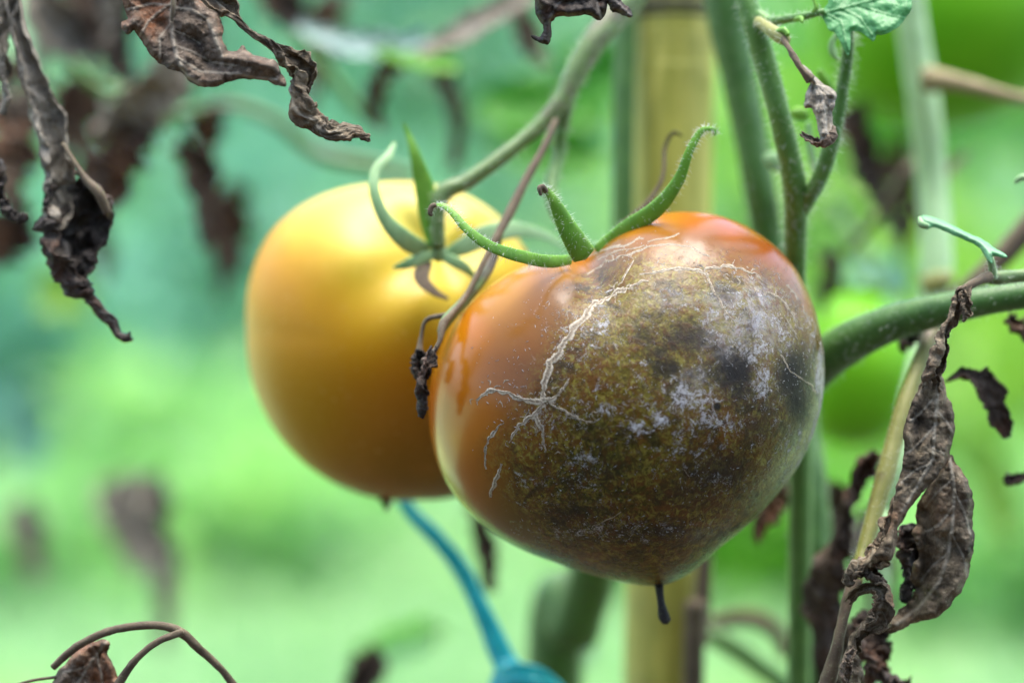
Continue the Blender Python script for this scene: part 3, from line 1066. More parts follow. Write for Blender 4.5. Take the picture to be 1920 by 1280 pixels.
# the black pit on the skin
pit = np.exp(-(((px - 1345) / 7.0) ** 2 + ((py - 762) / 6.5) ** 2) ** 2)
tint = tint * (1 - pit[:, None]) + np.array((0.008, 0.006, 0.005)) * pit[:, None]
# rotten area: everything right of a slanting border, except the orange cap
wob = 22 * fbm(np.stack([px / 70, py / 70, px * 0], 1), 4, 77)
border = np.interp(py, [400, 470, 520, 600, 700, 760, 850, 950, 1080], [1330, 1130, 1060, 1040, 985, 950, 925, 950, 1010])
rot = smooth(-30, 60, px - border + wob)
cap = np.interp(px, [1000, 1150, 1250, 1350, 1450, 1500, 1545], [470, 458, 440, 446, 490, 540, 620])
rot = rot * smooth(-10, 70, py - cap + wob * 0.7)
rot = np.clip(rot * fac[:, 0], 0, 1)
mould = np.zeros(len(px))
for x, y, rx, ry, a in [(1330, 690, 190, 130, .24), (1400, 570, 110, 80, .34), (1380, 790, 150, 60, .25), (1500, 860, 50, 90, .5), (1300, 745, 70, 45, .66), (1370, 660, 45, 45, .65), (1240, 780, 50, 45, .6), (1195, 800, 30, 25, .6), (1390, 650, 60, 60, .45), (1430, 720, 40, 50, .7), (1420, 660, 35, 30, .6),
                        (1330, 600, 30, 70, .5), (1538, 740, 12, 120, .8), (1528, 820, 14, 60, .8), (1500, 880, 14, 40, .8), (1250, 560, 60, 35, .35), (1120, 760, 30, 20, .55), (1050, 620, 30, 45, .3), (1125, 600, 35, 60, .42),
                        (1470, 640, 20, 60, .5), (1350, 790, 50, 25, .55), (1270, 850, 80, 40, .3), (1100, 860, 30, 14, .5), (1330, 900, 60, 22, .4), (1150, 995, 140, 22, .45), (980, 900, 25, 15, .4), (1070, 1000, 60, 16, .4), (1500, 820, 30, 30, .5),
                        (1110, 640, 40, 80, .35), (1200, 690, 60, 60, .25), (1520, 640, 20, 60, .5), (1060, 780, 60, 30, .3), (1180, 720, 130, 130, .18), (1280, 800, 90, 60, .35), (1070, 930, 90, 50, .25)]:
    mould = np.maximum(mould, a * np.exp(-(((px - x) / rx) ** 2 + ((py - y) / ry) ** 2)))
mould *= fac[:, 0]
sheen_mould = np.zeros(len(px))  # mask for painted sky sheen, plus pale mould along the right rim
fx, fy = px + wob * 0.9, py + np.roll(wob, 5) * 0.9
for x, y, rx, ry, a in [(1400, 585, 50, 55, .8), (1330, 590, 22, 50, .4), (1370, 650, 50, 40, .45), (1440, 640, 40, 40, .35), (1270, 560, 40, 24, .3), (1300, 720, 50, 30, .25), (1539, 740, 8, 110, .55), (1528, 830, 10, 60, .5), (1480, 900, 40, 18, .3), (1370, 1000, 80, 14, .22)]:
    sheen_mould = np.maximum(sheen_mould, a * np.exp(-(((fx - x) / rx) ** 2 + ((fy - y) / ry) ** 2) ** 1.4))
sheen_mould *= fac[:, 0]
dark = np.zeros(len(px))
wx, wy = px + wob * 0.5, py + np.roll(wob, 3) * 0.5
for x, y, rx, ry, a in [(1375, 695, 36, 40, .95), (1392, 735, 26, 26, .6), (1492, 705, 30, 56, 1.0), (1498, 752, 28, 44, 1.0), (1290, 640, 46, 26, .6), (1235, 665, 26, 20, .5), (1255, 700, 18, 20, .4), (1345, 880, 60, 34, .55),
                        (1420, 800, 40, 26, .4), (1300, 930, 60, 24, .35), (1130, 880, 60, 26, .3), (1080, 960, 60, 24, .35), (1200, 1000, 90, 20, .3), (1440, 770, 24, 24, .4)]:
    dark = np.maximum(dark, a * np.exp(-(((wx - x) / rx) ** 2 + ((wy - y) / ry) ** 2) ** 1.3))
dark = np.maximum(dark, pit) * fac[:, 0]
mould *= 1 - 0.75 * dark
sheen_mould *= 1 - 0.85 * dark
base_f = P(1090, 468, 56.0)
tom_f = thing('tomato', 'rotting tomato in front, orange at its left and top, with brown rot and pale cracks', 'tomato', base_f, 'ripening tomatoes on the truss')
skin = mk('skin', vF, FF, M['skin_rot'], tom_f, attrs={'tint': tint, 'rot': rot, 'mould': mould, 'dark': dark, 'sheen_mould': sheen_mould})

bvh = BVHTree.FromPolygons([tuple(q) for q in vF.tolist()], FF.tolist())
CAMV = Vector((0, 0, CAM_H))


def on_skin(x, y):
    d = Vector(P(x, y, 50)) - CAMV
    d.normalize()
    h = bvh.ray_cast(CAMV, d)
    if h[0] is None:
        h = bvh.find_nearest(Vector(P(x, y, 57)))
    return np.array(h[0]), np.array(h[1])


def scar(line, w, seed):
    line = np.array(line, float)
    L = np.sum(np.linalg.norm(np.diff(line, axis=0), axis=1))
    n = max(8, int(L / 2.2))
    q = catmull(line, n)
    s = np.linspace(0, L, n)
    jx = fbm(np.stack([s / 14, s * 0, s * 0 + seed], 1), 4, seed)
    jy = fbm(np.stack([s / 14, s * 0 + 5, s * 0 + seed], 1), 4, seed + 1)
    q = q + np.stack([jx, jy], 1) * 2.2
    t = np.gradient(q, axis=0)
    t /= np.linalg.norm(t, axis=1)[:, None] + 1e-9
    nrm = np.stack([-t[:, 1], t[:, 0]], 1)
    ww = np.interp(np.linspace(0, 1, n), np.linspace(0, 1, len(w)), w) * 0.43
    wl = ww * (1.1 + 0.8 * fbm(np.stack([s / 7, s * 0 + 9, s * 0 + seed], 1), 3, seed + 2))
    wr = ww * (1.1 + 0.8 * fbm(np.stack([s / 7, s * 0 + 19, s * 0 + seed], 1), 3, seed + 3))
    V, E = [], []
    prof = [(-1, -0.6, 0.3), (-0.62, 1.0, 1.0), (-0.2, 0.55, 0.1), (0.2, 0.55, 0.1), (0.62, 1.0, 1.0), (1, -0.6, 0.3)]
    for i in range(n):
        for a, h, e_ in prof:
            o = q[i] + nrm[i] * a * (wl[i] if a < 0 else wr[i])
            p_, m_ = on_skin(*o)
            V.append(p_ + m_ * (0.00008 * h * min(1, ww[i] / 3 + 0.3)))
            E.append(e_)
    k = len(prof)
    F = [(i * k + j, i * k + j + 1, (i + 1) * k + j + 1, (i + 1) * k + j) for i in range(n - 1) for j in range(k - 1)]
    return V, F, E


scars = [
    ([(1216, 524), (1185, 538), (1162, 544), (1134, 564), (1114, 570), (1099, 591), (1065, 629), (1050, 655), (1031, 689), (1018, 730), (1016, 752)], [3, 7, 10, 9, 13, 14, 15, 13, 13, 11, 11]),
    ([(892, 749), (905, 740), (919, 732), (952, 736), (982, 749), (1016, 752)], [2, 9, 9, 10, 11, 12]),
    ([(1016, 752), (1042, 745), (1057, 726), (1065, 709)], [11, 9, 6, 3]),
    ([(1018, 754), (1001, 775), (979, 794), (964, 812), (956, 832)], [12, 11, 8, 6, 2]),
    ([(1005, 777), (1016, 805), (1020, 824), (1022, 847)], [9, 7, 5, 2]),
    ([(1030, 755), (1046, 766), (1069, 776), (1088, 787), (1110, 790)], [5, 4, 5, 3, 2]),
    ([(943, 792), (922, 816), (909, 842), (909, 880)], [2, 7, 6, 3]),
    ([(939, 869), (930, 897), (919, 933)], [3, 9, 3]),
    ([(1189, 490), (1170, 516), (1159, 537)], [3, 5, 3]),
    ([(1200, 513), (1237, 509), (1275, 504), (1312, 509), (1326, 514)], [3, 5, 8, 7, 5]),
    ([(1324, 512), (1339, 546), (1361, 584), (1380, 618)], [5, 4, 4, 2]),
    ([(1318, 506), (1361, 499), (1402, 508), (1431, 526)], [5, 6, 5, 3]),
    ([(1425, 541), (1460, 560), (1485, 587), (1492, 612)], [3, 6, 5, 3]),
    ([(1102, 512), (1144, 490), (1200, 471), (1237, 458), (1290, 462), (1328, 482)], [2, 4, 4, 4, 4, 3]),
    ([(1080, 490), (1125, 472), (1174, 457), (1207, 447)], [2, 3, 4, 2]),
    ([(1120, 487), (1160, 470), (1210, 462)], [2, 3, 2]),
    ([(1215, 452), (1252, 445), (1272, 437)], [2, 3, 2]),
    ([(1477, 535), (1496, 560)], [4, 4]),
    ([(1506, 575), (1512, 590), (1522, 612)], [4, 3, 3]),
    ([(1466, 662), (1485, 696), (1519, 722), (1530, 736)], [3, 3, 3, 3]),
    ([(1470, 591), (1480, 610), (1496, 640)], [3, 4, 2]),
    ([(1150, 640), (1158, 655)], [2, 2]),
    ([(1112, 985), (1140, 975), (1166, 960)], [1.5, 2, 1.5]),
    ([(1280, 880), (1294, 897)], [1.5, 1.5]),
]
for i, (ln, w) in enumerate(scars):
    V, F, E = scar(ln, w, 300 + i * 5)
    mk('crack', V, F, M['scar'], tom_f, attrs={'edge': E})

rm = np.random.default_rng(77)
MV, MF, ME = [], [], []
for _ in range(150):
    ln = scars[[0, 0, 0, 1, 2, 3, 4, 5, 5, 9, 11, 12, 10, 15][rm.integers(14)]][0]
    k = rm.integers(len(ln) - 1)
    t = rm.random()
    x = ln[k][0] * (1 - t) + ln[k + 1][0] * t + rm.normal() * 13
    y = ln[k][1] * (1 - t) + ln[k + 1][1] * t + rm.normal() * 13
    a, l = rm.random() * 6.28, 3 + 9 * rm.random() ** 2
    V, F, E = scar([(x, y), (x + l * math.cos(a), y + l * math.sin(a)), (x + l * 1.7 * math.cos(a + .5), y + l * 1.7 * math.sin(a + .5))], [1.0, 2.6, 1.0], int(rm.integers(9000)))
    b0 = len(MV)
    MV += V
    ME += E
    MF += [tuple(q + b0 for q in f_) for f_ in F]
mk('fine_cracks', MV, MF, M['scar'], tom_f, attrs={'edge': ME}, kind='stuff')

# loose white flecks of mould lying on the skin
rf = np.random.default_rng(5)
V, F = [], []
cent = [(1050, 620, 50, 70), (1110, 640, 40, 70), (1030, 790, 60, 40), (1250, 760, 120, 80), (1420, 680, 70, 80), (1150, 990, 130, 20), (1500, 640, 25, 90), (1090, 870, 60, 40), (1150, 470, 120, 25), (1300, 900, 120, 60), (960, 720, 60, 90)]
for _ in range(1100):
    cx, cy, rx, ry = cent[rf.integers(len(cent))]
    x, y = cx + rf.normal() * rx * .7, cy + rf.normal() * ry * .7
    d = Vector(P(x, y, 50)) - CAMV
    d.normalize()
    h = bvh.ray_cast(CAMV, d)
    if h[0] is None:
        continue
    p_, m_ = np.array(h[0]), np.array(h[1])
    a = rf.random() * 6.28
    t1 = np.cross(m_, [math.cos(a), 0.2, math.sin(a)])
    t1 /= np.linalg.norm(t1)
    t2 = np.cross(m_, t1)
    l, w = (1.2 + 4.0 * rf.random() ** 3) * 1.05e-4, (0.7 + 0.6 * rf.random()) * 0.9e-4
    k = len(V)
    V += [p_ - t1 * l, p_ + t2 * w * .6, p_ + t1 * l, p_ - t2 * w * .6, p_ + m_ * 0.00012]
    F += [(k, k + 1, k + 4), (k + 1, k + 2, k + 4), (k + 2, k + 3, k + 4), (k + 3, k, k + 4)]
m, nt, b = material('white_mould')
b.inputs['Base Color'].default_value = (0.42, 0.43, 0.42, 1)
b.inputs['Roughness'].default_value = 0.8
mk('mould_flecks', V, F, m, tom_f, kind='stuff')

# calyx of the rotting tomato
sep_f = [
    ([(1070, 487, 55.6, 18), (1030, 490, 55.2, 24), (994, 485, 54.9, 24), (937, 469, 54.5, 22), (900, 450, 54.3, 20), (870, 424, 54.3, 17), (847, 397, 54.4, 14), (829, 385, 54.5, 12), (813, 387, 54.6, 9), (807, 398, 54.6, 5)], 'sepal', 380),
    ([(1094, 478, 54.9, 46), (1076, 448, 54.7, 44), (1057, 414, 54.6, 34), (1040, 380, 54.5, 22), (1028, 360, 54.5, 14), (1019, 352, 54.5, 9), (1016, 362, 54.4, 5)], 'sepal', 380),
    ([(1120, 468, 56.2, 20), (1150, 446, 56.2, 28), (1185, 424, 56.0, 34), (1237, 386, 55.7, 30), (1272, 338, 55.5, 22), (1292, 285, 55.4, 16), (1310, 252, 55.4, 13), (1322, 242, 55.4, 10), (1338, 243, 55.4, 8), (1341, 254, 55.4, 5)], 'sepal', 380),
    ([(1150, 440, 57.5, 16), (1190, 405, 57.8, 14), (1222, 370, 58, 10), (1243, 330, 58.2, 8), (1247, 277, 58.4, 8), (1262, 250, 58.4, 8), (1279, 255, 58.4, 5)], 'dry_stalk', 0),
]
for i, (s, mt, hn) in enumerate(sep_f):
    add_stem(tom_f, 'sepal', s, M[mt], hair=hn, hl=0.0012, flat=0.3 if i != 1 else 0.5, seed=50 + i, lump=0.07, seg=22, label='dried thin brown sepal' if mt == 'dry_stalk' else None)
add_stem(tom_f, 'dry_tip', [(1024, 360, 54.4, 10), (1018, 350, 54.35, 11), (1012, 354, 54.3, 10), (1014, 366, 54.3, 6)], M['dry_stalk'], seed=7, lump=0.2)
add_stem(tom_f, 'dry_tip', [(817, 384, 54.5, 9), (809, 388, 54.5, 10), (806, 400, 54.5, 9), (810, 404, 54.5, 5)], M['dry_stalk'], seed=9, lump=0.2)
add_stem(tom_f, 'pedicel', [(1052, 245, 59.6, 26), (1048, 290, 59.6, 26), (1034, 345, 59.2, 26), (1040, 395, 58.6, 22), (1070, 440, 57.6, 24), (1092, 470, 56.8, 30)], M['stem'], hair=200, seed=61)
add_stem(tom_f, 'withered_style', [(1234, 1078, 56.4, 26), (1236, 1098, 56.3, 17), (1240, 1130, 56.2, 15), (1245, 1155, 56.2, 22), (1250, 1166, 56.2, 17)], M['black_stub'], seed=62, lump=0.16, seg=14)

# ------------------------------------------------------------------ stems
def stem_thing(name, label, cat, parts, group=None, ground=False):
    r0 = parts[0][1][0]
    root = thing(name, label, cat, P(r0[0], r0[1], r0[2]), group)
    for k, pt in enumerate(parts):
        nm, rows, mt = pt[:3]
        kw = pt[3] if len(pt) > 3 else {}
        add_stem(root, nm, rows, M[mt], seed=int(abs(rows[0][0]) + k), **kw)
    return root


stem_thing('truss_stalk', 'hairy grey green stalk arching down to the yellow tomato', 'stalk', [
    ('stalk', [(1240, -120, 61, 50), (1190, -20, 60.6, 58), (1150, 32, 60.2, 54), (1112, 80, 59.8, 48), (1080, 135, 59.6, 44), (1052, 190, 59.4, 34), (1000, 246, 59.2, 29), (930, 302, 58.9, 30), (872, 342, 58.7, 30), (834, 360, 58.6, 34), (822, 395, 58.5, 26), (822, 465, 58.5, 26)], 'stem_grey', dict(hair=700)),
    ('side_stalk', [(1078, 130, 59.7, 26), (1062, 190, 59.7, 30), (1052, 245, 59.7, 28)], 'stem_grey', dict(hair=150)),
])
stem_thing('dry_stalk', 'thin brown dried stalk running down between the two tomatoes', 'stalk', [
    ('stalk', [(1042, 225, 58.8, 12), (1018, 280, 58.4, 14), (985, 340, 58.0, 17), (955, 400, 57.6, 19), (928, 450, 57.2, 14), (897, 510, 56.8, 10), (870, 560, 56.4, 10), (845, 590, 56.0, 12), (830, 610, 55.8, 16), (824, 640, 55.6, 9), (810, 665, 55.5, 10)], 'dry_stalk', {}),
    ('twig', [(940, 430, 57.5, 10), (925, 480, 57.4, 20), (905, 520, 57, 22), (870, 565, 56.6, 20), (838, 600, 56.1, 22), (826, 622, 55.9, 14)], 'stem_grey', {}),
    ('twig', [(836, 590, 56.2, 10), (800, 600, 56.4, 9), (790, 630, 56.4, 8), (786, 662, 56.3, 14)], 'dry_stalk', {}),
])
rl = thing('withered_bud', 'small black shrivelled bud pressed between the two tomatoes', 'bud', P(812, 660, 55.4))
v, f, a = ribbon_leaf([(814, 650, 55.4, 14, 0), (806, 680, 55.2, 30, .5), (798, 715, 55.2, 30, 1.2), (794, 750, 55.3, 30, 2.0), (790, 780, 55.4, 14, 2.6)], 2.3, 60, 24, 91, 0.35, 0.2)
mk('bud', v, f, M['dead_black'], rl, attrs=a, thick=0.0002)
v, f, a = ribbon_leaf([(788, 655, 56.0, 16, 0), (784, 680, 56, 24, .5), (787, 710, 56, 18, 1.2)], 2.3, 40, 20, 92, 0.35, 0.2)
mk('bud_scale', v, f, M['dead_black'], rl, attrs=a, thick=0.0002)

LEAN = [('main_stem', 0)]


def to_ground(px, py, d, w, dx=0.0, n=2):
    """rows that carry a stem on from (px,py,d) down to the soil, in pixel terms"""
    p0 = P(px, py, d)
    rows = []
    for t in (0.5, 1.0):
        q = p0 * 1.0
        q[2] = p0[2] * (1 - t) - 0.01 * t
        q[0] += dx * t
        X, Y, Dp = to_px(q[None])
        rows.append((float(X[0]), float(Y[0]), float(Dp[0]), w))
    return rows


stem_thing('tomato_vine', 'thick dark green stem just right of the bamboo cane', 'stem', [
    ('stem', [(1335, -420, 63, 84), (1348, -150, 63, 80), (1358, -10, 63, 76), (1380, 120, 63, 70), (1404, 240, 63, 64), (1424, 350, 63, 62), (1440, 440, 63.3, 62), (1466, 600, 63.6, 64), (1492, 760, 63.6, 70), (1510, 880, 63.4, 76), (1522, 1000, 63.3, 76), (1532, 1140, 63.3, 72), (1540, 1300, 63.3, 70)] + to_ground(1540, 1420, 63.3, 90), 'stem_dark', dict(hair=900, hl=0.0022)),
])
stem_thing('tomato_vine', 'slim dark green stem close along the left side of the bamboo cane', 'stem', [
    ('stem', [(1176, -300, 66, 40), (1174, 0, 65.5, 42), (1170, 200, 65.2, 42), (1168, 420, 65, 42), (1160, 640, 65, 44), (1146, 900, 66, 60), (1112, 1060, 68, 96), (1078, 1170, 69, 104), (1040, 1290, 70, 112)] + to_ground(1010, 1400, 70, 120), 'stem_dark', {}),
])
stem_thing('forked_stem', 'hairy green forked shoot above the right shoulder of the rotting tomato', 'stem', [
    ('stem', [(1362, -160, 57.6, 40), (1388, -40, 57.2, 40), (1412, 40, 57, 42), (1436, 120, 57, 42), (1460, 210, 57, 42), (1480, 295, 57.2, 44), (1490, 352, 57.4, 46), (1492, 420, 57.8, 44), (1491, 520, 58.4, 42), (1495, 700, 60.5, 42), (1500, 1000, 61.5, 44)] + to_ground(1505, 1300, 62, 46), 'stem', dict(hair=1100, hl=0.0018)),
    ('branch', [(1496, 420, 57.9, 20), (1510, 380, 57.5, 30), (1536, 336, 57.2, 30), (1556, 280, 57, 30), (1570, 220, 56.9, 27), (1582, 150, 56.8, 24), (1590, 95, 56.7, 22), (1592, 60, 56.6, 16), (1594, 30, 56.5, 10)], 'stem', dict(hair=650, hl=0.0022)),
    ('leaf_stalk', [(1424, 30, 56.8, 26), (1446, 40, 56.5, 18), (1480, 35, 56.2, 15), (1510, 30, 56, 14), (1545, 22, 55.9, 12)], 'stem', dict(hair=160, hl=0.0016)),
    ('bud', [(1490, 37, 56.1, 9), (1502, 35, 55.9, 10), (1504, 42, 55.8, 5)], 'sepal', {}),
    ('bud', [(1514, 30, 56, 8), (1529, 18, 55.9, 9), (1527, 4, 55.9, 6), (1520, -8, 55.9, 4)], 'sepal', {}),
    ('stub', [(1422, 40, 56.6, 20), (1444, 56, 56.1, 24), (1462, 68, 55.8, 27), (1474, 77, 55.6, 20)], 'stem_yellow', dict(hair=90, hl=0.0014)),
    ('bud', [(1456, 60, 55.8, 10), (1470, 57, 55.6, 12), (1478, 66, 55.5, 8)], 'sepal', {}),
])
stem_thing('thick_branch', 'thick curved green branch leaving the rotting tomato towards the right edge', 'branch', [
    ('branch', [(1470, 760, 59.5, 76), (1530, 690, 59, 78), (1590, 644, 58.6, 78), (1660, 610, 58.2, 70), (1740, 586, 57.8, 64), (1820, 570, 57.4, 56), (1900, 556, 57.2, 52), (2050, 535, 57, 52)], 'stem_dark', dict(hair=600, hl=0.0018, lump=0.03)),
    ('stub', [(1842, 522, 55.9, 18), (1868, 521, 56, 26), (1900, 518, 56.2, 24), (1960, 512, 56.4, 24)], 'stem_grey', dict(hair=80)),
])
stem_thing('tomato_vine', 'pale blurred green stem rising at the right, behind the big green tomato stalk', 'stem', [
    ('stem', [(1690, -220, 67, 56), (1704, -20, 67, 56), (1716, 90, 67, 58), (1734, 210, 67, 60), (1748, 350, 67, 58), (1756, 480, 66.5, 60), (1748, 600, 66, 56), (1720, 720, 65, 52), (1690, 860, 64, 44), (1660, 1000, 64, 44), (1640, 1200, 64, 44)] + to_ground(1630, 1400, 64, 50), 'stem_pale', {}),
    ('joint', [(1742, 540, 66.2, 60), (1768, 526, 66, 40), (1786, 520, 66, 22)], 'stem_yellow', {}),
])
stem_thing('dry_side_stalk', 'tapering tan dried stalk pointing right off the pale stem', 'stalk', [
    ('stalk', [(1742, 150, 66, 52), (1775, 152, 65.6, 38), (1830, 164, 65.2, 30), (1890, 180, 65, 24), (1990, 200, 65, 18)], 'tan_stalk', {}),
])
stem_thing('yellow_stem', 'yellowing leaf stem running down behind the large dead leaf at right', 'stem', [
    ('stem', [(1752, 610, 58.6, 30), (1730, 670, 58, 34), (1700, 750, 57.4, 34), (1676, 830, 57, 34), (1660, 890, 56.7, 36), (1640, 960, 56.4, 32), (1618, 1040, 56, 30), (1602, 1090, 55.6, 30)], 'stem_yellow', dict(hair=220)),
    ('dry_tip', [(1603, 1086, 55.6, 26), (1588, 1130, 55.4, 22), (1574, 1190, 55.2, 20), (1560, 1250, 55.2, 28), (1545, 1300, 55.2, 30)], 'dry_stalk', dict(lump=0.2)),
])
stem_thing('dry_branch', 'dark brown dried branch crossing behind the small green leaf at right edge', 'branch', [
    ('branch', [(1990, 350, 64, 50), (1920, 436, 64, 46), (1860, 500, 64, 40), (1800, 552, 64, 34), (1740, 600, 64.5, 26)], 'dry_stalk', {}),
])
stem_thing('dry_twig', 'thin brown twig slanting behind the pale green stem', 'twig', [
    ('twig', [(1590, 470, 72, 14), (1650, 400, 71, 18), (1700, 330, 70, 30), (1716, 300, 70, 16)], 'dry_stalk', {}),
    ('twig', [(1716, 400, 70, 14), (1780, 320, 70, 18), (1815, 290, 70, 10)], 'dry_stalk', {}),
])
stem_thing('arched_stalk', 'blurred arched stalk low down to the right of the bamboo cane', 'stalk', [
    ('stalk', [(1310, 1190, 70, 24), (1350, 1165, 70, 30), (1410, 1160, 70, 34), (1455, 1185, 70, 30), (1475, 1230, 70, 26)], 'dry_stalk', {}),
    ('stalk', [(1310, 1180, 69, 30), (1360, 1205, 69, 40), (1420, 1245, 69, 40), (1480, 1300, 69, 40), (1520, 1420, 69, 40)], 'stem_dark', {}),
])
stem_thing('dry_stalk', 'pale grey dry stalk hugging the lower right side of the bamboo cane', 'stalk', [
    ('stalk', [(1322, 1020, 65, 26), (1318, 1110, 65, 34), (1308, 1200, 65, 40), (1300, 1320, 65, 40)] + to_ground(1295, 1440, 65, 40), 'dry_stalk', {}),
])

# ------------------------------------------------------------------ teal tie
root = thing('plastic_tie', 'teal plastic string tied in a loose knot below the yellow tomato', 'string', P(990, 1270, 63))
v, f, _ = tube([(735, 900, 65, 24), (770, 958, 64.6, 26), (822, 1012, 64.2, 30), (862, 1062, 64, 34), (890, 1115, 63.8, 34), (915, 1170, 63.6, 38), (940, 1225, 63.4, 44), (960, 1262, 63.2, 52)], flat=0.3, lump=0.08, seed=4)
mk('strand', v, f, M['teal'], root)
for rows in ([(930, 1275, 63, 24), (962, 1258, 62.4, 34), (1005, 1264, 62.2, 38), (1045, 1296, 62.6, 36), (1090, 1340, 64, 40)],
             [(935, 1300, 62.6, 50), (980, 1285, 62, 46), (1030, 1300, 62, 40), (1070, 1330, 63, 36)],
             [(950, 1240, 63, 26), (940, 1290, 62.8, 44), (945, 1360, 63, 40)]):
    v, f, _ = tube(rows, flat=0.3, lump=0.18, seed=int(rows[0][0]))
    mk('knot_loop', v, f, M['teal'], root)


# ------------------------------------------------------------------ green fruits further back
def green_fruit(label, outline, centre, depth, half):
    v, F, D = fruit_from_outline(outline, centre, depth, half, 40)
    root = thing('green_tomato', label, 'tomato', P(centre[0], centre[1] - 60, depth), 'green unripe tomatoes in the background')
    mk('skin', v, F, M['green_fruit'], root)
    c0 = np.array(centre, float)
    topy = min(q[1] for q in outline)
    for k, a in enumerate((-2.6, -2.1, -1.57, -1.0, -0.5)):
        e = (centre[0] + math.cos(a) * 90, topy + math.sin(a) * 30 + 6)
        add_stem(root, 'sepal', [(centre[0], topy + 4, depth, 16), (centre[0] + math.cos(a) * 45, topy + math.sin(a) * 10 + 2, depth - .3, 18), (e[0], e[1], depth - .2, 5)], M['sepal'], flat=.4, seg=8, seed=k)
    return root


def circ(cx, cy, rx, ry, k=0.05, ph=0.5):
    return [(cx + rx * math.cos(a) * (1 + k * math.cos(3 * a + ph)), cy + ry * math.sin(a) * (1 + k * math.cos(2 * a + ph))) for a in np.linspace(0, 2 * math.pi, 28, endpoint=False)]


green_fruit('largest green unripe tomato, blurred, in the upper right corner', circ(1765, 20, 255, 228, 0.03), (1765, 20), 76, 3.5)
green_fruit('green unripe tomato low behind the thick branch at right', circ(1600, 690, 128, 148, 0.03), (1600, 690), 74, 1.8)

# ------------------------------------------------------------------ dead leaves in focus
# broad rusty leaf hanging at the top left
S1 = 0.375
z1 = lambda L: [(x * S1, y * S1) for x, y in L]
root = thing('dead_leaf', 'broad brown dead leaf with rusty patches and pale midrib hanging at the top left', 'leaf', P(330, -60, 54.2))
v, f, a = outline_leaf(z1([(622, -60), (612, 0), (628, 60), (642, 92), (614, 108), (610, 148), (640, 166), (668, 152), (700, 200), (732, 242), (770, 290), (832, 337), (900, 362), (940, 400), (1012, 438), (1100, 430), (1160, 402), (1235, 394), (1330, 408), (1380, 428),
                           (1432, 428), (1412, 368), (1378, 308), (1335, 300), (1290, 284), (1238, 262), (1212, 232), (1172, 262), (1132, 248), (1106, 192), (1116, 148), (1098, 82), (1050, 40), (1000, 0), (980, -120), (870, -220), (720, -180)]),
                       54.2, veins=[(z1([(872, -200), (872, 0), (856, 100), (868, 200), (886, 290), (940, 380), (1010, 425)]), 3.6),
                                    (z1([(866, 10), (800, 60), (740, 110), (700, 180)]), 2.2), (z1([(870, 40), (960, 50), (1040, 100), (1075, 190), (1110, 290)]), 2.6),
                                    (z1([(860, 110), (800, 190), (800, 290)]), 1.8), (z1([(874, 230), (960, 260), (1060, 310), (1180, 330)]), 1.8), (z1([(890, 290), (1000, 360), (1180, 370), (1380, 400)]), 2.2), (z1([(860, 30), (760, 20), (640, 50)]), 2.2), (z1([(865, 150), (940, 180), (1000, 220)]), 1.5)],
                       creases=[(z1([(1060, 120), (1110, 290), (1200, 300), (1360, 330)]), 14, 9), (z1([(930, -100), (1000, 60)]), 12, 10), (z1([(700, -100), (760, 120)]), -12, 20), (z1([(980, 200), (1060, 330)]), -14, 14), (z1([(820, 120), (830, 300)]), -10, 14), (z1([(1250, 320), (1400, 400)]), -10, 8)],
                       res=2.6, crumple=5.0, edge_curl=16, curl_w=16, tilt=(0.15, 0.25), seed=5, rough_edge=2.2, pucker=9)
mk('blade', v, f, M['dead_rust'], root, attrs=a, thick=0.00025)
add_stem(root, 'leaf_stalk', [(322, -140, 54.4, 14), (326, -60, 54.1, 13), (325, 8, 53.9, 10), (322, 40, 53.9, 5)], M['dry_stalk'], seed=3)

root = thing('dead_leaf', 'long twisted dead leaf dangling from the top, ending above the yellow tomato', 'leaf', P(380, -20, 54.2))
tw = [(1000, -40, 54.6, 60, 0), (1080, 5, 54.4, 76, .3), (1150, 30, 54.3, 84, .9), (1200, 80, 54.2, 52, 1.5), (1260, 150, 54.2, 38, 1.9), (1330, 192, 54.2, 50, 1.8), (1410, 235, 54.2, 96, 1.3), (1470, 290, 54.2, 120, .9),
      (1515, 350, 54.2, 130, .8), (1532, 420, 54.2, 110, 1.3), (1528, 490, 54.2, 104, 2.2), (1520, 560, 54.2, 124, 2.9), (1570, 612, 54.2, 96, 3.4), (1630, 655, 54.2, 104, 3.3), (1700, 668, 54.2, 96, 3.6), (1765, 672, 54.2, 80, 4.1), (1810, 695, 54.2, 60, 4.8), (1848, 698, 54.2, 40, 5.2)]
v, f, a = ribbon_leaf([(x * S1, y * S1, d, w * S1 * 1.25, t) for x, y, d, w, t in tw], 2.0, 340, 46, 21, 0.30, 0.2, veins=16)
mk('blade', v, f, M['dead'], root, attrs=a, thick=0.0002)

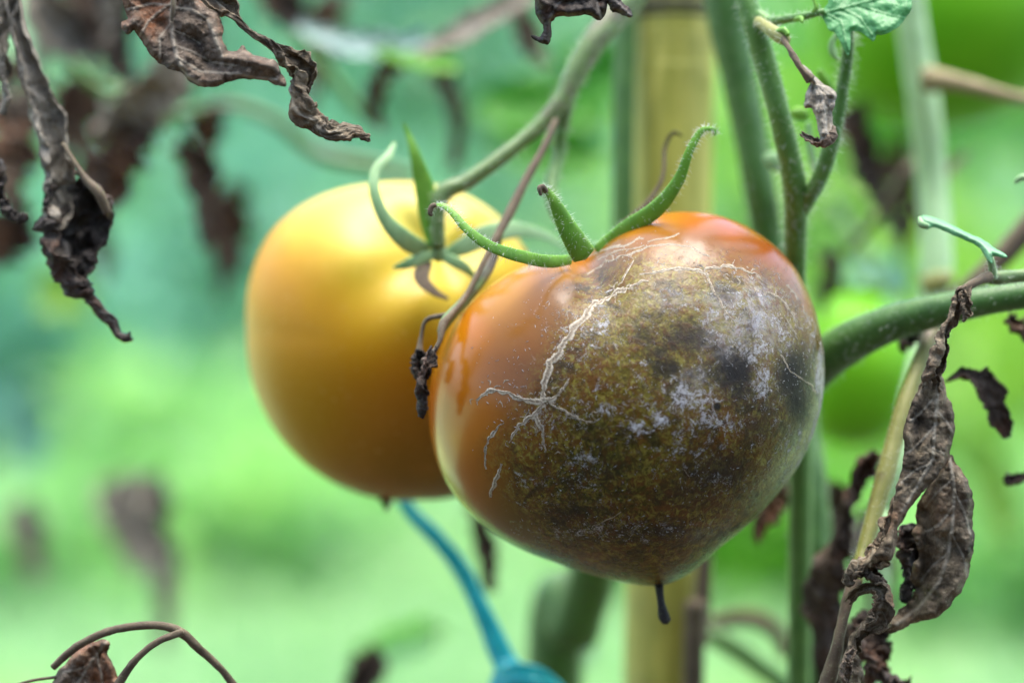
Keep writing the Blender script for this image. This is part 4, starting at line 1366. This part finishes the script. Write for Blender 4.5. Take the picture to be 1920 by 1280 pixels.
root = thing('dead_leaf', 'black shrivelled leaf hanging at the left with a pale folded upper part', 'leaf', P(20, -40, 57))
v, f, a = ribbon_leaf([(8, -80, 57.4, 30, 0), (22, 0, 57.2, 30, .2), (38, 70, 57.1, 34, .3), (62, 140, 57, 48, .5), (86, 200, 57, 60, .4), (104, 270, 57, 60, .5), (112, 330, 57, 70, .8), (112, 380, 57, 60, 1.0), (108, 420, 56.8, 50, 1.2)], 1.9, 170, 30, 33, 0.22, 0.15)
mk('folded_blade', v, f, M['dead_pale'], root, attrs=a, thick=0.00025, label='pale grey folded upper part of the leaf')
v, f, a = ribbon_leaf([(120, 330, 57, 60, 0), (138, 372, 56.8, 118, .3), (146, 420, 56.7, 130, .6), (142, 470, 56.7, 112, .9), (150, 510, 56.7, 84, 1.5), (158, 535, 56.7, 60, 2.0), (172, 558, 56.7, 24, 2.5), (190, 582, 56.7, 20, 3.1), (208, 602, 56.7, 19, 3.7), (217, 622, 56.7, 16, 4.2), (232, 635, 56.7, 16, 4.8), (246, 632, 56.7, 18, 5.2)], 2.1, 230, 44, 35, 0.40, 0.3, veins=9)
mk('shrivelled_blade', v, f, M['dead_black'], root, attrs=a, thick=0.00025)
add_stem(root, 'dry_vein', [(118, 270, 56.8, 8), (140, 305, 56.6, 9), (160, 335, 56.5, 14), (185, 362, 56.4, 20), (202, 400, 56.5, 16)], M['dry_stalk'], seed=8)

root = thing('dead_leaf', 'narrow dead leaf scrap at the left edge above the small black scrap', 'leaf', P(-10, 0, 57))
v, f, a = ribbon_leaf([(-10, -40, 57, 60, 0), (5, 30, 57, 60, .5), (6, 90, 57, 34, 1), (10, 140, 57, 30, 1.4), (18, 180, 57, 26, 2), (6, 215, 57, 18, 2.4)], 1.9, 110, 26, 38, 0.35, 0.3)
mk('blade', v, f, M['dead_pale'], root, attrs=a, thick=0.00025)
root = thing('dead_leaf', 'small black dead leaf scrap poking in at the left edge', 'leaf', P(-20, 300, 56.5))
v, f, a = ribbon_leaf([(-30, 290, 56.5, 50, 0), (-6, 340, 56.5, 44, .6), (4, 380, 56.5, 30, 1.2), (22, 402, 56.5, 24, 2), (40, 408, 56.5, 18, 2.6), (54, 404, 56.5, 8, 3)], 2.0, 90, 24, 39, 0.35, 0.3)
mk('blade', v, f, M['dead_black'], root, attrs=a, thick=0.00025)

# top centre
z2 = lambda L: [(600 + x * S1, y * S1) for x, y in L]
root = thing('dead_leaf', 'jagged black dead leaf hanging into the frame at top centre', 'leaf', P(1080, -60, 54.6))
v, f, a = outline_leaf(z2([(1060, -140), (1072, 0), (1078, 60), (1112, 122), (1112, 166), (1098, 186), (1062, 180), (1084, 208), (1140, 224), (1154, 178), (1152, 128), (1180, 88), (1260, 78), (1340, 74), (1392, 104), (1428, 68), (1440, 22), (1460, 56), (1500, 66), (1560, 88),
                           (1548, 44), (1510, 10), (1480, -60), (1400, -160), (1200, -190)]), 54.6,
                       veins=[(z2([(1300, -180), (1260, -40), (1180, 30), (1130, 120)]), 2.4), (z2([(1300, -100), (1380, 0), (1400, 90)]), 2.2), (z2([(1380, -80), (1480, 10), (1550, 80)]), 2.0)],
                       creases=[(z2([(1100, 0), (1240, 60), (1360, 40)]), 12, 9), (z2([(1200, 20), (1300, 10)]), -12, 9)], res=2.6, crumple=6.0, edge_curl=14, curl_w=12, tilt=(0.1, 0.25), seed=15)
mk('blade', v, f, M['dead_black'], root, attrs=a, thick=0.00025)

# small leaflet dangling from the fork
root = thing('dead_leaflet', 'small curled tan dead leaflet dangling inside the fork of the hairy shoot', 'leaf', P(1472, 76, 55.6))
z3 = lambda L: [(1200 + x * S1, y * S1) for x, y in L]
add_stem(root, 'leaf_stalk', [(1468, 72, 55.6, 12), (1480, 92, 55.4, 10), (1490, 108, 55.3, 14), (1503, 130, 55.2, 12), (1520, 150, 55.2, 20)], M['dry_stalk'], seed=12, lump=0.2)
v, f, a = outline_leaf([(1500, 120), (1510, 138), (1518, 158), (1511, 180), (1508, 200), (1522, 203), (1529, 218), (1533, 236), (1537, 256), (1540, 268), (1552, 268), (1560, 262), (1562, 240), (1560, 222), (1563, 200), (1568, 182), (1562, 170), (1545, 158), (1528, 144), (1514, 128)],
                       55.1, veins=[([(1504, 124), (1522, 146), (1540, 176), (1546, 210), (1550, 262)], 2.0), ([(1526, 150), (1518, 175), (1514, 195)], 1.6), ([(1534, 160), (1555, 180), (1556, 215)], 1.6), ([(1540, 180), (1530, 205), (1536, 235)], 1.4)],
                       creases=[([(1524, 160), (1524, 196)], -10, 5), ([(1556, 185), (1552, 240)], -8, 5), ([(1538, 200), (1544, 250)], 7, 4)], res=2.0, crumple=3.0, edge_curl=12, curl_w=9, tilt=(0.1, 0.3), seed=44, rough_edge=1.4, pucker=4)
mk('blade', v, f, M['dead_pale'], root, attrs=a, thick=0.0002)
v, f, a = ribbon_leaf([(1502, 250, 55.2, 8, 0), (1515, 257, 55.1, 12, .4), (1535, 262, 55.0, 26, .8), (1556, 256, 55.0, 24, 1.0), (1561, 238, 55.1, 10, 1.2)], 2.2, 60, 26, 45, 0.3, 0.15)
mk('curled_tip', v, f, M['dead_rust'], root, attrs=a, thick=0.0002)

# large dead leaf on the right
root = thing('dead_leaf', 'large grey brown crinkled dead leaf hanging at the right in front of the thick branch', 'leaf', P(1850, 522, 55.4))
add_stem(root, 'leaf_stalk', [(1856, 518, 55.5, 20), (1836, 526, 55.3, 18), (1812, 540, 55.1, 16), (1800, 560, 55, 14)], M['dry_stalk'], seed=17, lump=0.15)
v, f, a = ribbon_leaf([(1818, 534, 55.1, 14, 0), (1802, 560, 55, 34, .3), (1794, 590, 54.9, 30, .8), (1780, 620, 54.8, 32, 1.0), (1768, 650, 54.8, 32, 1.0), (1756, 690, 54.8, 38, .8), (1746, 730, 54.8, 52, .5)], 1.9, 140, 30, 52, 0.25, 0.15)
mk('folded_blade', v, f, M['dead'], root, attrs=a, thick=0.0002)
v, f, a = ribbon_leaf([(1802, 545, 54.9, 12, 0), (1812, 566, 54.8, 22, .4), (1816, 586, 54.8, 24, 1.0), (1808, 604, 54.8, 8, 1.6)], 2.0, 50, 22, 53, 0.3, 0.25)
mk('flap', v, f, M['dead'], root, attrs=a, thick=0.0002)
v, f, a = outline_leaf([(1752, 690), (1736, 702), (1717, 737), (1704, 768), (1700, 790), (1693, 816), (1697, 838), (1690, 880), (1681, 910), (1674, 950), (1668, 990), (1650, 1020), (1640, 1042), (1668, 1050), (1680, 1020), (1684, 985), (1700, 958), (1726, 926), (1756, 892), (1776, 862),
                        (1786, 824), (1789, 786), (1784, 760), (1774, 737), (1766, 706)], 54.7,
                       veins=[([(1758, 690), (1757, 740), (1752, 800), (1748, 860), (1720, 910), (1690, 960)], 2.8), ([(1757, 740), (1730, 770), (1706, 790)], 1.8), ([(1756, 770), (1774, 790), (1785, 810)], 1.6), ([(1752, 800), (1724, 830), (1700, 850)], 1.8), ([(1750, 840), (1768, 850)], 1.5), ([(1745, 870), (1716, 880), (1690, 905)], 1.8), ([(1757, 715), (1735, 725), (1722, 740)], 1.6)],
                       creases=[([(1740, 720), (1722, 800), (1712, 880)], -14, 14), ([(1775, 750), (1772, 830)], -10, 10), ([(1700, 780), (1708, 860)], 10, 8)], res=2.6, crumple=4.5, edge_curl=18, curl_w=14, tilt=(-0.3, 0.1), seed=25, rough_edge=1.6, pucker=8)
mk('blade', v, f, M['dead'], root, attrs=a, thick=0.00025)
v, f, a = outline_leaf([(1745, 905), (1779, 853), (1792, 868), (1806, 888), (1818, 915), (1825, 942), (1822, 975), (1826, 1010), (1820, 1045), (1815, 1074), (1806, 1100), (1792, 1120), (1765, 1150), (1725, 1166), (1700, 1172), (1672, 1186), (1655, 1176), (1676, 1154), (1702, 1130), (1716, 1102), (1706, 1085),
                        (1712, 1060), (1722, 1040), (1716, 1010), (1710, 995), (1719, 985), (1718, 962), (1726, 935)], 55.0,
                       veins=[([(1780, 860), (1790, 920), (1786, 980), (1778, 1040), (1762, 1090), (1722, 1140), (1680, 1170)], 2.8), ([(1790, 920), (1808, 960), (1818, 1000)], 1.8), ([(1788, 950), (1760, 985), (1730, 1000)], 2.0), ([(1784, 1000), (1806, 1040), (1812, 1070)], 1.6), ([(1780, 1035), (1750, 1060), (1725, 1090)], 1.8), ([(1785, 900), (1755, 925), (1735, 950)], 1.8)],
                       creases=[([(1732, 960), (1738, 1040), (1728, 1110), (1700, 1150)], -34, 16), ([(1806, 920), (1812, 1020), (1790, 1100)], 6, 14), ([(1722, 1000), (1718, 1060)], 20, 8)], res=2.6, crumple=4.5, edge_curl=20, curl_w=16, tilt=(0.25, 0.0), seed=27, rough_edge=2.0, pucker=8)
mk('lower_blade', v, f, M['dead'], root, attrs=a, thick=0.00025)
v, f, a = ribbon_leaf([(1706, 985, 55.6, 40, 0), (1716, 1030, 55.7, 60, .5), (1722, 1080, 55.8, 60, .9), (1700, 1130, 55.8, 46, 1.2)], 1.5, 70, 26, 58, 0.35, 0.3)
mk('inner_fold', v, f, M['dead_black'], root, attrs=a, thick=0.00025)

root = thing('dead_leaf', 'crumpled brown dead leaf wrapped round the lower end of the yellow stem', 'leaf', P(1680, 950, 55.2))
v, f, a = ribbon_leaf([(1690, 930, 55.2, 30, 0), (1676, 975, 55, 34, .5), (1664, 1010, 54.9, 44, 1.0), (1654, 1040, 54.8, 48, 1.4), (1630, 1056, 54.7, 34, 1.9), (1602, 1074, 54.7, 30, 2.2), (1590, 1092, 54.8, 24, 2.6)], 1.9, 130, 34, 61, 0.38, 0.25)
mk('blade', v, f, M['dead'], root, attrs=a, thick=0.00025)
v, f, a = ribbon_leaf([(1596, 1080, 55, 16, 0), (1610, 1072, 54.9, 20, .6), (1630, 1070, 54.8, 30, 1.0), (1650, 1080, 54.9, 34, 1.4), (1656, 1096, 55, 16, 2)], 1.9, 60, 24, 62, 0.38, 0.25)
mk('torn_edge', v, f, M['dead_rust'], root, attrs=a, thick=0.00025)

root = thing('dead_leaf', 'thin grey dead leaf curled into a hook at the bottom right', 'leaf', P(1590, 1125, 55))
v, f, a = ribbon_leaf([(1590, 1128, 55.1, 14, 0), (1606, 1110, 54.9, 18, .3), (1628, 1101, 54.8, 20, .6), (1648, 1106, 54.7, 34, .8), (1656, 1130, 54.6, 44, 1.1), (1650, 1160, 54.6, 44, 1.4), (1632, 1184, 54.6, 40, 1.9), (1612, 1206, 54.7, 36, 2.4), (1602, 1236, 54.8, 38, 2.9), (1606, 1280, 54.9, 44, 3.4), (1604, 1330, 55, 40, 3.8)], 1.9, 200, 36, 66, 0.3, 0.25, veins=9)
mk('blade', v, f, M['dead'], root, attrs=a, thick=0.0002)
v, f, a = ribbon_leaf([(1604, 1215, 54.4, 10, 0), (1590, 1240, 54.3, 22, .4), (1588, 1265, 54.3, 24, .8), (1600, 1295, 54.4, 20, 1.2)], 1.6, 60, 22, 67, 0.3, 0.25)
mk('flap', v, f, M['dead_rust'], root, attrs=a, thick=0.0002)

root = thing('dead_leaf', 'dark brown dead leaf mass at the bottom right edge below the hook shaped leaf', 'leaf', P(1670, 1180, 57))
v, f, a = ribbon_leaf([(1640, 1140, 57.5, 40, 0), (1640, 1190, 57.2, 80, .4), (1660, 1230, 57, 90, .8), (1690, 1265, 57, 90, 1.1), (1730, 1300, 57, 90, 1.6)], 1.6, 110, 36, 71, 0.35, 0.25)
mk('blade', v, f, M['dead_far'], root, attrs=a, thick=0.00025)
v, f, a = ribbon_leaf([(1600, 1170, 57.5, 30, 0), (1590, 1220, 57.5, 60, .4), (1610, 1290, 57.5, 60, .8)], 1.6, 70, 26, 72, 0.35, 0.25)
mk('torn_edge', v, f, M['dead_pale'], root, attrs=a, thick=0.00025)

root = thing('dead_leaf', 'dark rusty crumpled leaf hanging between the dark stem and the yellow stem', 'leaf', P(1640, 850, 60))
v, f, a = ribbon_leaf([(1644, 848, 59.5, 18, 0), (1622, 880, 59.5, 50, .5), (1606, 920, 59.6, 44, 1.0), (1592, 965, 59.7, 26, 1.5), (1584, 1010, 59.8, 44, 1.9), (1572, 1060, 60, 66, 2.4), (1556, 1120, 60.4, 76, 2.8), (1552, 1190, 60.6, 70, 3.3), (1550, 1300, 60.8, 64, 3.8)], 1.9, 200, 36, 74, 0.4, 0.25)
mk('blade', v, f, M['dead_far'], root, attrs=a, thick=0.00025)

root = thing('dead_leaf', 'arched dead leaf with a dark underside to the right of the large dead leaf', 'leaf', P(1780, 700, 57.5))
v, f, a = ribbon_leaf([(1772, 712, 57.6, 12, 1.4), (1800, 696, 57.4, 32, 1.3), (1832, 698, 57.3, 50, 1.0), (1856, 722, 57.3, 54, .7), (1868, 760, 57.3, 50, .4), (1880, 795, 57.4, 36, .3), (1890, 822, 57.5, 12, .2)], 1.1, 120, 34, 76, 0.18, 0.3)
mk('blade', v, f, M['dead_far'], root, attrs=a, thick=0.00025)
root = thing('dead_leaf', 'small dark leaf scrap at the right edge just below the thick branch', 'leaf', P(1920, 590, 58))
v, f, a = ribbon_leaf([(1890, 594, 58, 24, 0), (1905, 604, 58, 34, .5), (1925, 622, 58, 34, 1), (1960, 640, 58, 30, 1.5)], 1.9, 60, 24, 78, 0.4, 0.3)
mk('blade', v, f, M['dead_far'], root, attrs=a, thick=0.00025)
root = thing('dead_leaf', 'tiny grey leaf tip at the right edge halfway down', 'leaf', P(1930, 888, 58))
v, f, a = ribbon_leaf([(1882, 900, 58, 12, 0), (1896, 898, 58, 22, .5), (1920, 892, 58, 16, 1), (1960, 880, 58, 14, 1.5)], 1.9, 60, 20, 79, 0.3, 0.3)
mk('blade', v, f, M['dead_black'], root, attrs=a, thick=0.00025)

# hanging under the thick branch
root = thing('dead_leaf', 'small black curled scrap stuck under the thick branch', 'leaf', P(1715, 625, 59))
v, f, a = ribbon_leaf([(1735, 612, 59, 30, 0), (1716, 628, 59, 50, .5), (1700, 648, 59, 36, 1.2), (1692, 660, 59, 14, 1.8)], 2.0, 60, 26, 80, 0.4, 0.3)
mk('blade', v, f, M['dead_black'], root, attrs=a, thick=0.00025)

# bottom left leaf with arching stalk
root = thing('dead_leaf', 'brown dead leaf under a thin arching stalk in the bottom left corner', 'leaf', P(290, 1175, 55))
add_stem(root, 'leaf_stalk', [(100, 1250, 55.4, 14), (140, 1214, 55.2, 15), (190, 1188, 55.1, 15), (240, 1175, 55, 15), (300, 1172, 55, 16), (340, 1186, 55, 18), (378, 1220, 55.2, 16), (415, 1254, 55.4, 14), (450, 1300, 55.6, 16)], M['dry_stalk'], seed=81, lump=0.12)
add_stem(root, 'leaf_stalk', [(342, 1184, 54.9, 14), (300, 1200, 54.8, 13), (262, 1228, 54.8, 13), (235, 1262, 54.9, 15), (205, 1310, 55, 18)], M['dry_stalk'], seed=82, lump=0.12)
v, f, a = outline_leaf([(80, 1310), (96, 1282), (118, 1248), (142, 1222), (168, 1206), (196, 1198), (206, 1206), (202, 1226), (214, 1250), (228, 1290), (222, 1330), (150, 1350)], 55.4,
                       veins=[([(200, 1202), (170, 1240), (140, 1290), (120, 1330)], 2.4), ([(180, 1225), (190, 1260), (195, 1310)], 2.0), ([(160, 1250), (120, 1260)], 1.8)], creases=[([(190, 1215), (170, 1300)], -16, 10), ([(150, 1230), (110, 1290)], 10, 8)],
                       res=2.8, crumple=5, edge_curl=14, curl_w=12, seed=83)
mk('blade', v, f, M['dead_rust'], root, attrs=a, thick=0.00025)
add_stem(root, 'leaf_stalk', [(10, 1290, 55.6, 6), (60, 1275, 55.5, 6), (110, 1268, 55.4, 6)], M['dry_stalk'], seed=84)

# ------------------------------------------------------------------ green leaves in focus
root = thing('green_leaf', 'fresh green lobed tomato leaflet at the top right on a hairy stalk', 'leaf', P(1540, 24, 55.9))
v, f, a = outline_leaf([(1534, 28), (1546, 40), (1554, 56), (1564, 60), (1572, 72), (1582, 92), (1590, 104), (1595, 92), (1596, 62), (1608, 60), (1620, 64), (1629, 72), (1638, 77), (1644, 66), (1656, 66), (1672, 58), (1688, 48), (1698, 34), (1708, 20), (1709, 4), (1704, -20), (1690, -50), (1640, -80), (1590, -60), (1556, -20), (1552, 8)],
                       55.9, veins=[([(1536, 26), (1580, 16), (1640, 0), (1690, -20)], 2.2), ([(1548, 26), (1576, 40), (1590, 95)], 1.7), ([(1580, 18), (1612, 34), (1636, 68)], 1.6), ([(1610, 10), (1650, 24), (1690, 34)], 1.5), ([(1575, 16), (1600, -20), (1640, -50)], 1.5)],
                       res=2.4, crumple=2.2, edge_curl=6, curl_w=14, tilt=(0.25, 0.55), seed=86, rough_edge=1.0, pucker=7)
mk('blade', v, f, M['leaf'], root, attrs=a, thick=0.0002)

root = thing('green_leaflet', 'small narrow mint green leaflet arching above the thick branch at right', 'leaf', P(1862, 512, 55.8))
v, f, a = outline_leaf([(1722, 410), (1730, 404), (1752, 408), (1780, 420), (1812, 436), (1842, 450), (1866, 466), (1888, 480), (1880, 483), (1862, 480), (1860, 494), (1852, 486), (1840, 468), (1826, 458), (1800, 446), (1776, 436), (1752, 426), (1738, 430), (1726, 424)],
                       55.5, veins=[([(1730, 412), (1780, 428), (1840, 456), (1860, 480)], 1.6)], res=2.2, crumple=1.5, edge_curl=7, curl_w=8, tilt=(0.2, 0.8), seed=88, rough_edge=0.8, pucker=3)
mk('blade', v, f, M['leaf_fresh'], root, attrs=a, thick=0.0002)
add_stem(root, 'leaf_stalk', [(1846, 466, 55.5, 14), (1856, 484, 55.5, 14), (1860, 500, 55.6, 14), (1862, 520, 55.8, 18)], M['sepal_pale'], hair=60, hl=0.001, seed=89)
add_stem(root, 'rolled_tip', [(1740, 424, 55.4, 10), (1728, 420, 55.4, 14), (1724, 408, 55.5, 8)], M['sepal_pale'], seed=90)

root = thing('green_leaflet', 'tiny curled green leaf tip at the right edge', 'leaf', P(1925, 335, 57))
add_stem(root, 'tip', [(1904, 344, 57, 5), (1910, 336, 57, 12), (1922, 332, 57, 14), (1950, 330, 57, 14)], M['sepal_pale'], seed=91)

root = thing('young_shoot', 'tiny green leaflets growing inside the fork of the hairy shoot', 'shoot', P(1545, 160, 58))
for rows, mt in (([(1572, 60, 57.2, 8), (1560, 80, 57.2, 12), (1562, 100, 57.2, 14), (1572, 112, 57.2, 6)], 'sepal_pale'), ([(1562, 170, 58, 6), (1546, 150, 58, 18), (1536, 132, 58, 12)], 'sepal'),
                 ([(1512, 215, 59, 22), (1494, 213, 59, 24), (1482, 214, 59, 8)], 'sepal'), ([(1470, 310, 60, 30), (1446, 300, 60, 34), (1432, 296, 60, 12)], 'sepal_pale'), ([(1530, 330, 59, 12), (1520, 280, 59, 14), (1515, 230, 59, 10)], 'sepal_pale')):
    add_stem(root, 'leaflet', rows, M[mt], flat=0.4, seed=int(rows[0][0]))

# ------------------------------------------------------------------ blurred leaves and stalks behind
far = [
    # rows (px, py, depth, width, twist), material, label
    ([(175, -60, 72, 90, 0), (200, 20, 72, 96, .3), (225, 90, 72, 84, .6), (245, 160, 72, 30, .9)], 'dead_far', 'blurred dark brown dead leaf left of the broad rusty leaf'),
    ([(340, 110, 70, 70, 0), (300, 170, 70, 96, .3), (250, 225, 70, 110, .5), (210, 270, 70, 90, .9)], 'dead_pale', 'blurred pale grey dead leaf slanting below the broad rusty leaf'),
    ([(255, 230, 70, 80, 0), (235, 300, 70, 96, .4), (215, 360, 70, 74, .8), (190, 415, 70, 30, 1.2)], 'dead_far', 'blurred dark brown dead leaf hanging right of the black shrivelled leaf'),
    ([(330, 268, 71, 40, 0), (370, 305, 71, 70, .3), (392, 360, 71, 78, .6), (396, 420, 71, 56, .9), (392, 465, 71, 34, 1.2)], 'dead_far', 'blurred dark dead leaf hanging clear below the broad rusty leaf'),
    ([(20, 180, 70, 110, 0), (30, 260, 70, 110, .4), (30, 330, 70, 90, .8), (40, 380, 70, 60, 1.1)], 'dead_rust', 'blurred reddish brown dead leaf behind the leaf scraps at the left edge'),
    ([(10, 390, 72, 90, 0), (20, 440, 72, 100, .4), (14, 500, 72, 70, .8)], 'dead_far', 'blurred brown dead leaf low at the left edge'),
    ([(60, -30, 72, 60, 0), (110, 40, 72, 100, .3), (160, 60, 72, 110, .5), (190, -20, 72, 60, .9)], 'dead_pale', 'blurred grey dead leaf in the top left corner'),
    ([(500, -40, 74, 60, 0), (545, 20, 74, 76, .4), (585, 50, 74, 50, .8), (600, 80, 74, 20, 1)], 'dead_far', 'blurred brown dead leaf at the top between the twisted leaf and the pale strap'),
    ([(750, 100, 72, 40, 0), (716, 150, 72, 44, .4), (702, 200, 72, 40, .8), (722, 245, 72, 30, 1.2)], 'dead_far', 'blurred brown curl standing above the sepals of the yellow tomato'),
    ([(820, 130, 74, 40, 0), (850, 175, 74, 46, .4), (864, 230, 74, 40, .8), (858, 290, 74, 40, 1.2), (840, 330, 74, 20, 1.4)], 'dead_far', 'blurred grey brown dead leaf right of the curl, above the yellow tomato'),
    ([(965, -20, 72, 44, 0), (985, 40, 72, 48, .4), (1010, 90, 72, 50, .7), (1035, 118, 72, 20, 1)], 'dead_rust', 'blurred rusty dead leaf behind the jagged black leaf'),
    ([(1590, 200, 74, 70, 0), (1620, 260, 74, 96, .3), (1650, 330, 74, 90, .6), (1680, 400, 74, 60, .9), (1700, 470, 74, 30, 1)], 'dead_far', 'blurred dark dead leaf hanging below the big green tomato'),
    ([(1560, 470, 72, 40, 0), (1560, 520, 72, 44, .4), (1550, 560, 72, 40, .8), (1545, 600, 72, 16, 1)], 'dead_black', 'blurred black dead leaf right of the top of the rotting tomato'),
    ([(270, 890, 86, 60, 0), (285, 960, 86, 80, .4), (305, 1040, 86, 70, .8), (315, 1140, 86, 50, 1.1), (318, 1220, 86, 40, 1.3)], 'dead_pale', 'very blurred pinkish grey dead leaf in the lawn at the lower left'),
    ([(200, 900, 92, 70, 0), (235, 950, 92, 110, .4), (260, 1010, 92, 100, .8), (270, 1080, 92, 50, 1.1)], 'dead_pale', 'large faint brown withered leaf mass at the lower left of the lawn'),
    ([(888, 930, 68, 30, 0), (905, 990, 68, 44, .4), (922, 1050, 68, 54, .8), (925, 1110, 68, 30, 1.2)], 'dead_far', 'blurred brown strip hanging between the tie and the rotting tomato'),
    ([(1470, 900, 62, 70, 0), (1450, 950, 62, 60, .4), (1430, 990, 62, 40, .6), (1420, 1018, 62, 10, .8)], 'dead_rust', 'blurred pinkish leaf tip under the right side of the rotting tomato'),
    ([(660, 1300, 70, 60, 0), (690, 1250, 70, 76, .4), (715, 1225, 70, 50, .7)], 'dead_far', 'blurred dark leaf at the bottom edge left of the teal knot'),
    ([(30, 940, 95, 60, 0), (60, 1010, 95, 76, .5), (70, 1080, 95, 40, .9)], 'dead_pale', 'faint grey dead leaf low at the left edge'),
]
rx_ = np.random.default_rng(404)
for k in range(16):
    if k < 11:
        x, y, dd_ = rx_.uniform(-20, 480), rx_.uniform(-60, 380), rx_.uniform(74, 90)
        lb = 'indistinct brown dead leaf blurred far behind the leaves at upper left'
    else:
        x, y, dd_ = [(640, -20, 82), (1560, 900, 66), (1620, 960, 70), (1690, 250, 80), (1500, 640, 80)][k - 11] 
        lb = ['indistinct brown dead leaf at the top, left of the pale strap', 'blurred brown dead leaf low beside the dark green stem at right', 'blurred dead leaf behind the yellow stem',
              'blurred brown dead leaf between the big green tomato and the pale stem', 'blurred dead leaf just off the right side of the rotting tomato'][k - 11]
    w_, l_, a_ = rx_.uniform(50, 95), rx_.uniform(130, 240), rx_.uniform(-0.5, 0.5)
    far.append(([(x, y, dd_, w_ * .5, 0), (x + a_ * l_ * .3, y + l_ * .3, dd_, w_, .4), (x + a_ * l_ * .5 + 10, y + l_ * .65, dd_, w_ * .8, .8), (x + a_ * l_ * .6, y + l_, dd_, w_ * .3, 1.2)],
                ['dead_far', 'dead_pale', 'dead_far', 'dead_rust'][k % 4], lb))
for i, (rows, mt, lb) in enumerate(far):
    root = thing('dead_leaf', lb, 'leaf', P(rows[0][0], rows[0][1], rows[0][2]), 'blurred dead leaves behind the tomatoes')
    v, f, a = ribbon_leaf(rows, 1.2, 60, 20, 120 + i, 0.25, 0.25)
    mk('blade', v, f, M[mt], root, attrs=a, thick=0.0003)

farg = [
    ([(890, 210, 84, 60, .5), (960, 180, 84, 130, .5), (1040, 165, 84, 150, .5), (1130, 120, 84, 120, .5), (1180, 80, 84, 40, .5)], 'leaf_deep', 'broad blurred green leaf behind the arching truss stalk'),
    ([(930, 260, 86, 60, .5), (1000, 262, 86, 120, .5), (1070, 270, 86, 140, .5), (1130, 300, 86, 80, .5)], 'leaf_deep', 'blurred green leaf low behind the side stalk of the truss'),
    ([(1060, 80, 88, 40, .5), (1110, 160, 88, 70, .5), (1130, 240, 88, 60, .5)], 'leaf_bright', 'blurred fresh green leaf just left of the bamboo cane'),
    ([(1500, 430, 84, 50, .5), (1560, 400, 84, 90, .5), (1620, 430, 84, 60, .5)], 'leaf_bright', 'blurred fresh green leaf above the black dead leaf at right'),
    ([(700, 92, 70, 20, 1.2), (750, 90, 70, 60, 1.0), (810, 100, 70, 66, .8), (865, 122, 70, 30, .8)], 'leaf_bright', 'blurred bright green leaflet above the yellow tomato'),
    ([(560, 40, 72, 40, .8), (650, 70, 72, 60, .6), (740, 74, 72, 60, .6), (800, 62, 72, 40, .6)], 'leaf_silver', 'pale silvery leaf strap at the top above the bright leaflet'),
    ([(780, 90, 69, 40, 1), (850, 50, 69, 70, .8), (920, 15, 69, 60, .6), (1000, -20, 69, 40, .6)], 'dead_pale', 'pale grey withered strap slanting up at the top centre'),
    ([(60, 560, 95, 60, .5), (110, 540, 95, 110, .5), (170, 560, 95, 60, .5)], 'leaf_lime', 'blurred lime green leaf in front of the lawn at left'),
    ([(640, 1235, 80, 60, .5), (720, 1210, 78, 80, .5), (790, 1185, 76, 70, .5), (840, 1180, 76, 30, .5)], 'leaf_pale', 'pale silvery leaf near the bottom left of the teal string'),
    ([(1850, 820, 100, 60, .5), (1890, 930, 100, 110, .5), (1900, 1020, 100, 60, .5)], 'leaf_lime', 'soft yellow green leaf at the right edge'),
    ([(1600, 480, 90, 60, .5), (1660, 500, 88, 110, .5), (1710, 540, 88, 60, .5)], 'leaf_mint', 'blurred mint leaf right of the top of the rotting tomato'),
    ([(600, 250, 80, 30, .5), (680, 300, 80, 30, .5), (760, 330, 80, 24, .5)], 'leaf_mint', 'blurred mint green blade behind the sepals of the yellow tomato'),
    ([(20, 720, 110, 80, .5), (60, 800, 110, 110, .5), (60, 880, 110, 50, .5)], 'leaf_mint', 'blurred mint green leaf at the left edge halfway down'),
    ([(1130, 1090, 80, 40, .5), (1090, 1160, 80, 60, .5), (1100, 1240, 80, 40, .5)], 'leaf_silver', 'pale leaf glimpsed beside the thick dark stem under the rotting tomato'),
]
for i, (rows, mt, lb) in enumerate(farg):
    root = thing('green_leaf' if mt.startswith('leaf') else 'dead_leaf', lb, 'leaf', P(rows[0][0], rows[0][1], rows[0][2]))
    v, f, a = ribbon_leaf(rows, 0.8, 60, 20, 220 + i, 0.12, 0.12)
    mk('blade', v, f, M[mt], root, attrs=a, thick=0.0003)
fst = [
    ([(250, 200, 74, 16), (330, 215, 74, 18), (430, 200, 74, 20), (520, 230, 74, 24), (600, 290, 74, 26), (700, 310, 74, 24), (780, 330, 74, 20)], 'stem_grey', 'thin grey green stalk sagging behind the twisted dead leaf'),
    ([(560, 70, 73, 24), (610, 130, 73, 24), (660, 190, 73, 22), (710, 240, 73, 18)], 'stem', 'short green stalk crossing behind the end of the twisted leaf'),
    ([(100, 80, 74, 20), (180, 160, 74, 22), (260, 180, 74, 20), (330, 240, 74, 18)], 'stem', 'blurred green stalk behind the leaves at upper left'),
    ([(1560, 380, 80, 20), (1620, 480, 80, 24), (1660, 560, 80, 20)], 'stem_pale', 'blurred pale stalk behind the dark dead leaf at right'),
]
for rows, mt, lb in fst:
    stem_thing('stalk', lb, 'stalk', [('stalk', rows, mt, {})])
